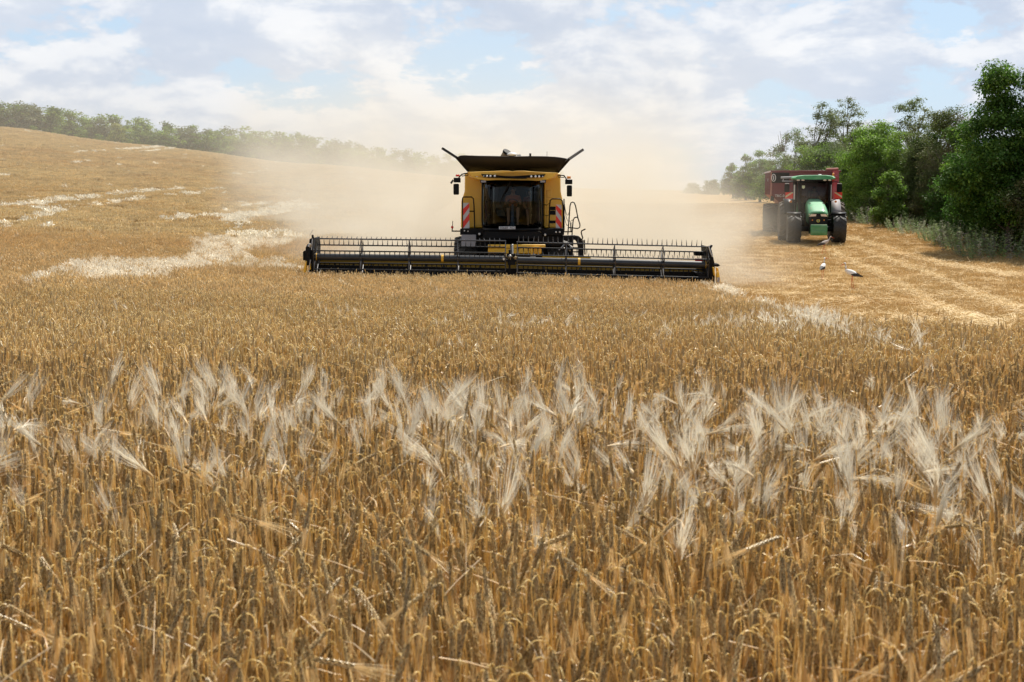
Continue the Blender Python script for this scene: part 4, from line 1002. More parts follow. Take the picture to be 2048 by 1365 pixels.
# ------------------------------------------------------------------ people (one continuous skinned body each, clothes as children)
def skin_obj(name, verts, edges, radii, mat, parent=None, root=0, sub=2):
    me = bpy.data.meshes.new(name); me.from_pydata(verts, edges, []); me.materials.append(mat)
    o = bpy.data.objects.new(name, me); link(o, parent)
    md = o.modifiers.new('skin', 'SKIN'); md.use_smooth_shade = True
    for i, r in enumerate(radii):
        sv = me.skin_vertices[0].data[i]; sv.radius = (r, r) if not isinstance(r, tuple) else r; sv.use_root = (i == root)
    s = o.modifiers.new('sub', 'SUBSURF'); s.levels = sub; s.render_levels = sub
    return o
def seated(loc, rz, shirt, trousers, label, arms=((.17, -.38, .30), (-.17, -.38, .30)), group=None, lean=0.05):
    """origin = seat surface under the hips; the person faces -y"""
    V = []; E = []; RD = []
    def v(p, r, frm=None):
        V.append(p); RD.append(r)
        if frm is not None: E.append((frm, len(V) - 1))
        return len(V) - 1
    pel = v((0, .05, .10), (.15, .12)); ab = v((0, .05 + lean * .3, .26), (.135, .11), pel); ch = v((0, .06 + lean, .42), (.15, .12), ab); sh = v((0, .06 + lean, .52), (.10, .09), ch)
    nk = v((0, .05 + lean, .60), .055, sh); hd = v((0, .02 + lean, .68), (.072, .085), nk); cr = v((0, .03 + lean, .80), (.070, .085), hd)
    nose = v((0, -.085 + lean, .715), .014, hd)
    for s in (-1, 1):
        sj = v((s * .19, .06 + lean, .50), .062, sh); hx, hy, hz = arms[0] if s > 0 else arms[1]
        el = v((s * .25, -.12, .27), .045, sj); wr = v((hx, hy + .06, hz), .030, el); pm = v((hx, hy, hz + .01), (.040, .018), wr)
        for q in range(4):
            x = hx + (q - 1.5) * .021; L = (.034, .040, .038, .030)[q]
            f1 = v((x, hy - L, hz + .012), .0095, pm); f2 = v((x, hy - L - .012, hz - .022), .0085, f1)
        t1 = v((hx - s * .045, hy - .012, hz + .0), .010, pm); v((hx - s * .05, hy - .04, hz - .004), .0085, t1)
        hp = v((s * .10, .02, .09), .085, pel); kn = v((s * .16, -.42, .13), .062, hp); an = v((s * .15, -.50, -.30), .040, kn); ft = v((s * .15, -.53, -.36), .038, an); v((s * .16, -.70, -.375), .032, ft)
    b = skin_obj('person', V, E, RD, M['skin']); b.location = loc; b.rotation_euler = (0, 0, rz); tag(b, label, 'person', group)
    # shirt: torso and upper arms, a little larger
    V2 = [(0, .05, .12), (0, .05 + lean * .3, .26), (0, .06 + lean, .42), (0, .06 + lean, .52), (0, .055 + lean, .565)]; E2 = [(0, 1), (1, 2), (2, 3), (3, 4)]; R2 = [(.165, .135), (.155, .13), (.168, .135), (.125, .11), .068]
    for s in (-1, 1):
        i = len(V2); V2 += [(s * .19, .06 + lean, .50), (s * .235, -.06, .33)]; E2 += [(3, i), (i, i + 1)]; R2 += [.078, .066]
    skin_obj('shirt', V2, E2, R2, shirt, b)
    V3 = [(0, .05, .07)]; E3 = []; R3 = [(.165, .13)]
    for s in (-1, 1):
        i = len(V3); V3 += [(s * .10, .02, .085), (s * .15, -.34, .125)]; E3 += [(0, i), (i, i + 1)]; R3 += [.10, .082]
    skin_obj('shorts', V3, E3, R3, trousers, b)
    m = MB(); m.ball((0, .045 + lean, .775), .083, .095, .082, 14, 8); m.build('hair', M['hair'], b)
    m = MB()
    for s in (-1, 1): m.ball((s * .03, -.062 + lean, .735), .011, .008, .009, 8, 6); 
    m.box(-.024, .024, -.068 + lean, -.055 + lean, .665, .673); m.build('face_feature', M['hair'], b)
    m = MB()
    for s in (-1, 1): m.ball((s * .075, .025 + lean, .72), .012, .025, .034, 8, 6)
    m.build('ears', M['skin'], b)
    return b
seated((CX(1026, .1), CY + .05, CZ + ZS), 0, M['shirt_orange'], M['shorts'], 'driver in an orange brown shirt and dark shorts holding the combine steering wheel',
       arms=((.17, -.42, .33), (-.17, -.42, .33)))
seated((CX(1062, .25), CY + .2, CZ + ZS - .06), .1, M['shirt_red'], M['shorts'], 'passenger in a dark red shirt on the side seat of the combine cab', arms=((.15, -.30, .16), (-.15, -.30, .16)))

# ------------------------------------------------------------------ green tractor
TXc, TYc = A(1625, 480, 69).x, 69.0 
TZc = gz(TXc, TYc)
yaw_t = R(-12.6 + 6.2 + 0)                    # heading close to the camera, nose swung to the right
tractor = empty('tractor', (TXc, TYc, TZc), -yaw_t * 1.0)
# with rotation rz about z, local -y (nose) points to (sin rz, -cos rz); the camera lies at (-.22,-1)
tractor.rotation_euler = (0, 0, -R(12.4 - 5.2))
tag(tractor, 'green tractor with big dusty tyres pulling the red grain cart along the trees', 'tractor')
tyre(tractor, 'front_wheel', (-1.09, -1.7, .74), .74, .66, M['rubber'], lug=.06, nl=16, rim=M['rim'])
tyre(tractor, 'front_wheel', (1.10, -1.7, .74), .74, .64, M['rubber'], lug=.06, nl=16, rim=M['rim'])
tyre(tractor, 'rear_wheel', (-1.28, 1.25, 1.03), 1.03, .72, M['rubber_dusty'], lug=.07, nl=20, rim=M['rim'])
tyre(tractor, 'rear_wheel', (1.28, 1.25, 1.03), 1.03, .72, M['rubber_dusty'], lug=.07, nl=20, rim=M['rim'])
for s in (-1, 1):                              # front mudguards: arched sheets
    m = MB(); n = 9; V = []
    for i in range(n):
        a = R(66 + 48 * i / (n - 1)); r = .81
        for x in (-.33, .33): V.append((s * 1.09 + x, -1.7 - r * math.cos(a), .74 + r * math.sin(a)))
    m.add(V, [(2 * i, 2 * i + 1, 2 * i + 3, 2 * i + 2) for i in range(n - 1)]); o = m.build('front_mudguard', M['black_satin'], tractor, smooth=60); q = o.modifiers.new('s', 'SOLIDIFY'); q.thickness = .04
    m = MB(); m.tube([(s * 1.0, -1.7, 1.50), (s * .72, -1.65, 1.42), (s * .5, -1.6, 1.1)], .03, 6); m.build('bracket', M['black_satin'], o)
    m = MB(); n = 10; V = []
    for i in range(n):
        a = R(20 + 120 * i / (n - 1)); r = 1.12
        for x in (.92, 1.42): V.append((s * x, 1.25 - r * math.cos(a), 1.03 + r * math.sin(a)))
    m.add(V, [(2 * i, 2 * i + 1, 2 * i + 3, 2 * i + 2) for i in range(n - 1)]); o = m.build('rear_mudguard', M['grey'] if s > 0 else M['black_satin'], tractor, smooth=60); q = o.modifiers.new('s', 'SOLIDIFY'); q.thickness = .05
    m = MB(); m.box(s * .80 - .08, s * .80 + .12, .2, 1.6, 1.45, 2.0); m.build('fender_shell', M['green'], o, bevel=.06)
    m = MB(); m.cyl((s * 1.12, .1, 2.05), (s * 1.12, .16, 2.05), .06, n=12); m.build('indicator', M['amber'], o)
# bonnet: long tapering hood, sloping down to the nose
secs = [(-.15, .38, 2.18, 1.35), (-.8, .43, 2.12, 1.3), (-1.6, .46, 1.98, 1.2), (-2.2, .475, 1.80, 1.1), (-2.62, .465, 1.60, 1.02), (-2.74, .44, 1.50, 1.0)]
def bonnet(secs, m, mi=0):
    V = []; n = 12
    for y, w, zt_, zb__ in secs:
        for i in range(n):
            t = -1 + 2 * i / (n - 1); V.append((w * math.copysign(abs(t) ** .8, t) if abs(t) < .999 else math.copysign(w, t), y, zt_ - (zt_ - zb__) * (abs(t) ** 4.5) * .32))
    F = [(r * n + i, r * n + i + 1, (r + 1) * n + i + 1, (r + 1) * n + i) for r in range(len(secs) - 1) for i in range(n - 1)]
    m.add(V, F, mi)
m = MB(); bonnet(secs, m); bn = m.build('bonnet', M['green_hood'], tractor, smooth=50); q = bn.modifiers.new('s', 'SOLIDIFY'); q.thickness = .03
m = MB()
for s in (-1, 1):
    m.prismx([(-.15, 1.15), (-2.6, .95), (-2.6, 1.48), (-1.6, 1.72), (-.15, 1.9)], s * .41 - .02, s * .41 + .02)
m.build('bonnet_side', M['green'], bn)
m = MB()   # air slots and grilles on the bonnet top
def on_hood(x0, x1, ya, yb, mat_i):
    def zt_at(y):
        ys = [q[0] for q in secs]; zs = [q[2] for q in secs]
        return float(np.interp(-y, [-v for v in ys], zs))
    V = [(x, y, zt_at(y) + .012) for y in np.linspace(ya, yb, 4) for x in (x0, x1)]; V2 = [(a, b, c - .02) for a, b, c in V]
    m.add(V + V2, [(2 * i, 2 * i + 1, 2 * i + 3, 2 * i + 2) for i in range(3)] + [(8 + 2 * i, 10 + 2 * i, 11 + 2 * i, 9 + 2 * i) for i in range(3)], mat_i)
on_hood(-.36, -.03, -1.55, -1.72, 0); on_hood(.03, .36, -1.55, -1.72, 0)
on_hood(-.34, -.05, -2.18, -2.5, 1); on_hood(.05, .34, -2.18, -2.5, 1); on_hood(-.30, -.04, -.3, -.5, 1); on_hood(.04, .30, -.3, -.5, 1)
m.build('bonnet_grille', [M['black'], paint('dark_mesh_green', (.03, .12, .06), .6)], bn, smooth=0)
m = MB()   # nose: black grille
m.box(-.45, .45, -2.72, -2.45, .72, 1.50); m.box(-.40, .40, -2.5, -.3, .9, 1.4)
nose = m.build('nose_grille', M['black'], tractor, bevel=.04)
m = MB()
for s in (-1, 1): m.add([(s * .46, -2.73, 1.47), (s * .10, -2.78, 1.46), (s * .13, -2.78, 1.36), (s * .45, -2.73, 1.34)] + [(s * .46, -2.68, 1.47), (s * .10, -2.70, 1.46), (s * .13, -2.70, 1.36), (s * .45, -2.68, 1.34)], [(0, 1, 2, 3), (7, 6, 5, 4), (0, 4, 5, 1), (1, 5, 6, 2), (2, 6, 7, 3), (3, 7, 4, 0)])
m.build('headlight', paint('warm_lens', (.75, .60, .48), .2, dirt_sheen=.3), nose, smooth=0)
m = MB(); m.prism([(-.07, 1.2), (.07, 1.2), (.085, 1.12), (.03, 1.06), (-.03, 1.06), (-.085, 1.12)], -2.735, -2.72, 0); m.prism([(-.045, 1.175), (.05, 1.165), (.03, 1.13), (.055, 1.09), (.0, 1.09), (-.05, 1.12)], -2.742, -2.735, 1); m.build('badge', [M['rim'], M['green']], nose, smooth=0)
m = MB()
for s in (-1, 1): m.ball((s * .28, -2.725, 1.17), .03, .012, .03, 10, 6)
m.build('fog_lamp', M['amber'], nose)
m = MB(); m.box(-.39, .40, -3.25, -2.78, .44, .94); m.box(-.36, .37, -3.28, -3.2, .50, .70); wt = m.build('front_weight', M['green'], tractor, bevel=.04)
m = MB(); m.box(-.37, .38, -3.22, -2.82, .945, .965); m.build('sunlit_weight_top', paint('sunlit_pale_green', (.16, .36, .17), .5, dirt_sheen=.5, dirt_sheen_col=(.55, .6, .4)), wt)  # pale sheet, sunlight on the weight's top put into its colour
m = MB(); m.box(-.35, .35, -2.8, -1.4, .5, .95); m.cyl((-.9, -1.7, .72), (.9, -1.7, .72), .13, n=12); m.box(-.32, .32, -1.4, 2.0, .6, 1.2); m.cyl((-1.0, 1.25, 1.03), (1.0, 1.25, 1.03), .18, n=12)
m.box(-.55, .55, -.9, 1.2, 1.15, 1.5); m.box(.45, .95, -.7, .6, .6, 1.15); m.box(-.95, -.45, -.7, .6, .6, 1.15)
m.build('chassis', M['black'], tractor, bevel=.03)
# cab
for nm, rect in (('windscreen', (-.70, .70)),):
    m = MB(); V = []; n = 7
    for z, w in ((1.52, .66), (2.3, .71), (3.08, .72)):
        for i in range(n): t = -1 + 2 * i / (n - 1); V.append((w * t, -.30 - .10 * (1 - t * t), z))
    m.add(V, [(r * n + i, r * n + i + 1, (r + 1) * n + i + 1, (r + 1) * n + i) for r in range(2) for i in range(n - 1)]); o = m.build(nm, M['glass_dark'], tractor, smooth=60); q = o.modifiers.new('s', 'SOLIDIFY'); q.thickness = .008
m = MB()
for s in (-1, 1):
    m.tube([(s * .70, -.29, 1.45), (s * .76, -.28, 2.3), (s * .76, -.26, 3.14)], .06, 8); m.tube([(s * .92, .95, 1.45), (s * .92, .95, 3.14)], .05, 8)
    m.tube([(s * .76, -.26, 3.14), (s * .92, .95, 3.14)], .05, 6); m.box(s * .70 - .03, s * .70 + .03, -.28, .95, 1.35, 1.75)
    m.tube([(s * .88, .2, 1.5), (s * .90, .2, 3.1)], .035, 6)
m.box(-.75, .75, -.40, -.2, 3.05, 3.16); m.box(-.9, .9, .9, .98, 1.4, 2.0); m.box(-.8, .8, -.25, .95, 1.32, 1.42)
m.build('cab_frame', M['black'], tractor)
for s in (-1, 1):
    m = MB(); m.box(s * .86 - .004, s * .86 + .004, -.2, .9, 1.75, 3.1); m.build('side_window', M['glass_dark'], tractor)
m = MB(); m.box(-.85, .85, .93, .94, 2.0, 3.1); m.build('rear_window', M['glass_dark'], tractor)
m = MB(); m.box(-.24, .26, .35, .85, 1.45, 1.95); m.box(-.24, .26, .78, .92, 1.9, 2.6, rot=(-.1, 0, 0)); m.build('seat', M['seat'], tractor, bevel=.04)
m = MB(); m.tube([(0, -.15, 1.4), (0, .0, 2.0), (0, .08, 2.15)], .05, 8); m.tube([(.19 * math.cos(a), .10 - .1 * math.sin(a), 2.17 + .14 * math.sin(a)) for a in np.linspace(0, 2 * math.pi, 15)], .015, 5); m.build('steering_wheel', M['black_satin'], tractor)
def ring_poly(): return [(-1.05, 3.17), (-1.10, 3.24), (-.98, 3.33), (-.6, 3.38), (0, 3.385), (.6, 3.38), (.92, 3.33), (1.02, 3.24), (.98, 3.17), (0, 3.15)]
m = MB(); V = []; rp = ring_poly(); n = len(rp)
for y, k in ((-.62, .90), (-.48, 1.0), (.3, 1.03), (1.2, .98), (1.3, .9)):
    for x, z in rp: V.append((x * k, y, 3.22 + (z - 3.22) * k))
m.add(V, [tuple(range(n))] + [(r * n + i, (r + 1) * n + i, (r + 1) * n + (i + 1) % n, r * n + (i + 1) % n) for r in range(4) for i in range(n)] + [tuple(4 * n + i for i in range(n))[::-1]])
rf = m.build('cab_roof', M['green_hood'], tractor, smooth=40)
m = MB(); m.box(-.88, .84, -.6, -.3, 3.09, 3.165); m.build('roof_edge', M['black'], rf)
for x in (-.83, -.60, .48, .72):
    m = MB(); m.ball((x, -.61, 3.13), .085, .02, .035, 12, 6); m.build('roof_lamp', paint('warm_lens_roof', (.8, .68, .55), .2), rf)
m = MB(); m.cyl((.95, .0, 3.33), (.95, .0, 3.40), .05, n=10); m.ball((.95, .0, 3.44), .055, .055, .06, 10, 6); m.build('beacon', M['amber'], rf)
m = MB(); m.ball((.25, -.35, 3.40), .09, .09, .03, 12, 6); m.build('receiver', M['white'], rf)
m = MB(); m.cyl((-1.62, .5, 3.26), (-1.0, .5, 3.28), .06, n=10); m.box(-1.55, -1.0, .4, .6, 3.06, 3.12); m.tube([(-1.5, .5, 3.1), (-1.5, .5, 3.24)], .03, 6); m.build('grey_roof_tube', M['grey'], tractor)  # plain grey tube beside the cab roof, without lamps
for s, xx_ in ((-1, -1.37), (1, 1.22)):
    m = MB(); m.tube([(s * .78, -.25, 3.0), (s * 1.0, -.35, 3.05), (xx_, -.4, 3.02), (xx_, -.4, 2.9)], .025, 6); a_ = m.build('mirror_arm', M['black_satin'], tractor)
    m = MB(); m.box(xx_ - .13, xx_ + .13, -.48, -.38, 2.52, 2.94); m.build('mirror', M['black'], a_, bevel=.05)
    m = MB(); m.box(xx_ - .10, xx_ + .10, -.49, -.40, 2.945, 2.975); m.build('mirror_cap', M['white'], a_)
    m = MB(); xs_ = s * 1.22; m.box(xs_ - .19, xs_ + .19, -.06, -.03, 2.20, 2.52); wb = m.build('warning_board', M['signred'], tractor)
    m = MB(); P = [(-.19, 2.24), (-.19, 2.33), (.10, 2.52), (.19, 2.52), (.19, 2.49)] if s < 0 else [(.19, 2.24), (.19, 2.33), (-.10, 2.52), (-.19, 2.52), (-.19, 2.49)]
    m.prism([(xs_ + a, b) for a, b in (P if s > 0 else P[::-1])], -.066, -.058); m.build('pale_stripe', paint('cream_stripe', (.7, .62, .38), .5), wb, smooth=0)
    m = MB(); m.tube([(s * .9, .1, 2.1), (xs_, -.03, 2.2)], .02, 5); m.build('bracket', M['black'], wb)
m = MB(); m.box(.86 - .04, .86 + .0, -.3, -.26, 2.1, 2.9); m.build('door_handle', M['steel'], tractor)
m = MB(); m.box(-.98, -.94, -.15, .2, 2.15, 2.9); m.build('pillar_highlight', M['steel'], tractor)  # pale steel strip standing in for a highlight line on the left pillar
m = MB(); m.box(-1.24, -.98, -.45, .1, .45, .52); m.box(-1.24, -.98, -.45, .1, .80, .86); m.box(-1.24, -.98, -.45, .1, 1.12, 1.18); m.build('cab_step', M['black'], tractor)
m = MB(); V = [(-.62, -.385, 2.86), (-.48, -.395, 2.86), (-.48, -.395, 2.74), (-.55, -.39, 2.69), (-.62, -.385, 2.74)]; m.add(V + [(a, b + .01, c) for a, b, c in V], [(0, 1, 2, 3, 4), (9, 8, 7, 6, 5)]); m.build('windscreen_sticker', paint('sticker_cream', (.62, .66, .42), .5), tractor, smooth=0)
d = seated((0, 0, 0), 0, M['shirt_red'], M['shorts'], 'tractor driver in a dark red top behind the tinted windscreen', arms=((.17, -.40, .30), (-.17, -.40, .30)))
Mt = Matrix.Rotation(tractor.rotation_euler.z, 4, 'Z'); pos = Vector((TXc, TYc, TZc)) + Mt @ Vector((.08, .55, 1.95)); d.location = pos; d.rotation_euler = (0, 0, tractor.rotation_euler.z)

# ------------------------------------------------------------------ red grain cart
GX_, GY_ = A(1601, 465, 80).x, 80.0
GZ_ = gz(GX_, GY_)
cart = empty('grain_cart', (GX_, GY_, GZ_ - .0), -R(12.2 - 4.6)); tag(cart, 'dark red grain cart with a dusty side behind the green tractor', 'grain cart')
W2, zt2, zl2 = 1.88, 3.50, 2.2
m = MB(); yF, yB = -2.6, 4.4
def ringc(w, y0, y1, z): return [(-w, y0, z), (w, y0, z), (w, y1, z), (-w, y1, z)]
# front, back, right and floor in clean red, left side as its own dusty part
T4 = ringc(W2, yF, yB, zt2); Mi4 = ringc(W2, yF, yB, zl2); B4 = ringc(.75, yF + 1.4, yB - 1.6, 1.15)
V = T4 + Mi4 + B4
m.add(V, [(4, 5, 1, 0), (5, 6, 2, 1), (6, 7, 3, 2), (8, 9, 5, 4), (9, 10, 6, 5), (10, 11, 7, 6), (11, 10, 9, 8)])
bd = m.build('hopper_body', M['red'], cart, smooth=0); q = bd.modifiers.new('s', 'SOLIDIFY'); q.thickness = .05
m = MB(); m.add(V, [(4, 0, 3, 7), (11, 8, 4, 7)]); o = m.build('dusty_side_panel', M['red_dusty'], bd, smooth=0); q = o.modifiers.new('s', 'SOLIDIFY'); q.thickness = .05
o['label'] = 'pinkish dust covered left side of the hopper'
m = MB()
for y in (-1.4, -.2, 1.0, 2.2, 3.4): m.box(-W2 - .07, -W2 - .01, y - .05, y + .05, zl2, zt2); m.box(W2 + .01, W2 + .07, y - .05, y + .05, zl2, zt2)
m.box(-W2 - .08, W2 + .08, yF - .08, yF + .03, zt2 - .02, zt2 + .09); m.box(-W2 - .08, W2 + .08, yB - .03, yB + .08, zt2 - .02, zt2 + .09); m.box(-W2 - .08, -W2 + .03, yF, yB, zt2 - .02, zt2 + .08); m.box(W2 - .03, W2 + .08, yF, yB, zt2 - .02, zt2 + .08)
m.build('top_rim', M['red'], bd, bevel=.01)
m = MB(); m.box(-1.9, -.9, yF - .06, yF - .03, 2.88, 3.44); m.build('dark_panel', M['black'], bd)
m = MB(); xo, zo = -1.78, 3.17; ring = [(xo + .11 * math.cos(a), yF - .075, zo + .20 * math.sin(a)) for a in np.linspace(0, 2 * math.pi, 21)]; m.tube(ring, .022, 6); m.prism([(xo - .02, zo - .11), (xo + .02, zo - .11), (xo + .02, zo + .11), (xo - .02, zo + .11)], yF - .09, yF - .07); m.build('oval_emblem', M['white'], bd)
text('lettering', 'TRC-0', .20, (-1.42, yF - .07, 2.14), FRONT, M['white'], bd)
text('lettering', 'TRC', .24, (-W2 - .09, -.2, 3.05), (math.pi / 2, 0, -math.pi / 2), M['signwhite'], bd)
m = MB(); m.tube([(1.2, yF + .1, zt2 + .14), (1.80, yF + .1, zt2 + .16)], .07, 8); m.tube([(1.66, yF - .1, 3.55), (1.66, yF - .25, 2.6), (1.7, yF - .4, 1.6), (.9, yF - .2, .9)], .19, 12); m.cyl((1.40, yF - .35, 3.10), (1.72, yF - .35, 3.22), .13, .10, 12)
m.build('unloading_auger', paint('auger_red', (.34, .015, .02), .4, dirt_sheen=.35, dirt_sheen_col=(.6, .35, .35)), cart)
m = MB(); m.tube([(1.15, yF, zt2 + .16), (1.82, yF, zt2 + .18)], .05, 8); m.build('tarp_roll', paint('pink_tarp', (.6, .28, .26), .8), cart)
tyre(cart, 'wheel', (-1.62 + -.05, .6, .84), .86, .98, M['rubber_dusty'], lug=.05, nl=22, rim=M['red']); tyre(cart, 'wheel', (1.67, .6, .84), .86, .98, M['rubber_dusty'], lug=.05, nl=22, rim=M['red'])
m = MB(); m.cyl((-1.5, .6, .84), (1.5, .6, .84), .12, n=12); m.box(-.5, -.35, -3.6, 3.0, .8, 1.1); m.box(.35, .5, -3.6, 3.0, .8, 1.1); m.hexa([(-.5, -3.6, .8), (.5, -3.6, .8), (.5, -3.6, 1.0), (-.5, -3.6, 1.0), (-.1, -6.0, .65), (.1, -6.0, .65), (.1, -6.0, .8), (-.1, -6.0, .8)])
for s in (-1, 1): m.box(s * 1.0 - .06, s * 1.0 + .06, .5, .7, .9, 2.0)
m.box(-1.9, -1.7, -2.3, -2.1, 1.85, 2.15)
m.build('chassis', M['black_satin'], cart)

# ------------------------------------------------------------------ storks
def loft(m, rings, n=12, mi=0):
    V = []
    for c_, rx, rz_, dirv in rings:
        c_ = Vector(c_); t = Vector(dirv).normalized(); a = t.cross(Vector((0, 0, 1)));
        if a.length < .1: a = Vector((0, 1, 0))
        a.normalize(); b = a.cross(t).normalized()
        for j in range(n): an = 2 * math.pi * j / n; V.append(c_ + a * math.cos(an) * rx + b * math.sin(an) * rz_)
    k = len(rings); F = [(i * n + j, i * n + (j + 1) % n, (i + 1) * n + (j + 1) % n, (i + 1) * n + j) for i in range(k - 1) for j in range(n)] + [tuple(range(n))[::-1], tuple((k - 1) * n + j for j in range(n))]
    m.add(V, F, mi)
def stork(px, py, d, head, scale, label, plumage, neckpts, billdir, legs):
    """faces +x in its own frame; head = rotation about z"""
    d2 = ground_at(px, py, 42, 90); scale *= d2 / d; d = d2; p = A(px, py, d); z = gz(p.x, p.y)
    # body lies 50-60 cm above the ground
    m = MB()
    spine = [((-.30, 0, .50), .02, .02), ((-.22, 0, .53), .06, .055), ((-.08, 0, .575), .105, .105), ((.06, 0, .62), .11, .12), ((.17, 0, .67), .085, .095), ((.235, 0, .73), .05, .055)] + neckpts
    rings = []
    for i, (c_, rx, rz_) in enumerate(spine):
        a = Vector(spine[max(i - 1, 0)][0]); b = Vector(spine[min(i + 1, len(spine) - 1)][0]); rings.append((c_, rx, rz_, b - a))
    loft(m, rings); o = m.build('stork', M[plumage], None, smooth=80)
    o.location = (p.x, p.y, z + .04); o.rotation_euler = (0, 0, head); o.scale = (scale,) * 3
    tag(o, label, 'stork', 'white storks walking on the stubble')
    h = Vector(spine[-2][0]); bd_ = Vector(billdir).normalized()
    m = MB(); m.tube([h + bd_ * .03, h + bd_ * .12, h + bd_ * .25], [.017, .012, .003], 8); m.build('bill', M['bill'], o)
    m = MB(); 
    for s in (-1, 1): m.ball(h + Vector((.012, s * .027, .006)), .007, n=6, m=4)
    m.build('eye', M['stork_black'], o)
    m = MB()     # folded wings: black flight feathers over rump and tail
    for s in (-1, 1):
        V = [(.06, s * .110, .56), (-.10, s * .118, .60), (-.26, s * .07, .57), (-.42, s * .02, .475), (-.43, s * .02, .445), (-.25, s * .085, .47), (-.05, s * .112, .485)]
        V2 = [(x, y * .80 - s * .004, zz) for x, y, zz in V]; k = len(V)
        m.add(V + V2, [tuple(range(k)), tuple(k + i for i in range(k))[::-1]] + [(i, k + i, k + (i + 1) % k, (i + 1) % k) for i in range(k)])
    m.add([(-.16, -.07, .635), (-.16, .07, .635), (-.42, .025, .485), (-.42, -.025, .485), (-.2, 0, .48)], [(0, 1, 2, 3), (0, 4, 1), (1, 4, 2), (2, 4, 3), (3, 4, 0)])
    m.build('wing', M['stork_black'], o, smooth=50)
    for (hx, kx, fx, s) in legs:
        m = MB(); m.tube([(hx, s * .04, .52), (hx + .01, s * .04, .44), (kx, s * .035, .26), (fx, s * .035, .02)], [.028, .012, .010, .009], 7)
        for a in (-.5, 0, .5, 3.14): m.tube([(fx, s * .035, .015), (fx + .07 * math.cos(a), s * .035 + .07 * math.sin(a), .005)], [.007, .004], 5)
        m.build('leg', M['bill'], o)
    return o
N_UP = [((.245, 0, .80), .033, .034), ((.235, 0, .88), .027, .028), ((.245, 0, .95), .026, .027), ((.275, 0, .985), .034, .036), ((.315, 0, .985), .022, .024)]
N_FWD = [((.28, 0, .80), .034, .036), ((.31, 0, .86), .028, .029), ((.33, 0, .92), .026, .027), ((.365, 0, .95), .034, .036), ((.405, 0, .945), .022, .024)]
stork(1703, 580, 49.5, math.pi - .15, .95, 'white stork facing left with bill lowered, nearest to the tractor tracks', 'stork_white', N_UP, (.9, 0, -.62), [(-.02, .02, -.02, 1), (-.02, -.05, -.09, -1)])
stork(1645, 561, 54, R(62), .86, 'stork seen from behind with its grey black back turned to the camera', 'stork_white', N_UP, (.75, -.6, -.12), [(-.02, .0, .0, 1), (-.02, -.03, -.08, -1)])
stork(1648, 509, 62, .1, .80, 'greyish stork striding to the right just in front of the tractor', 'stork_grey', N_FWD, (.9, 0, -.42), [(-.02, .06, .13, 1), (-.02, -.06, -.14, -1)])
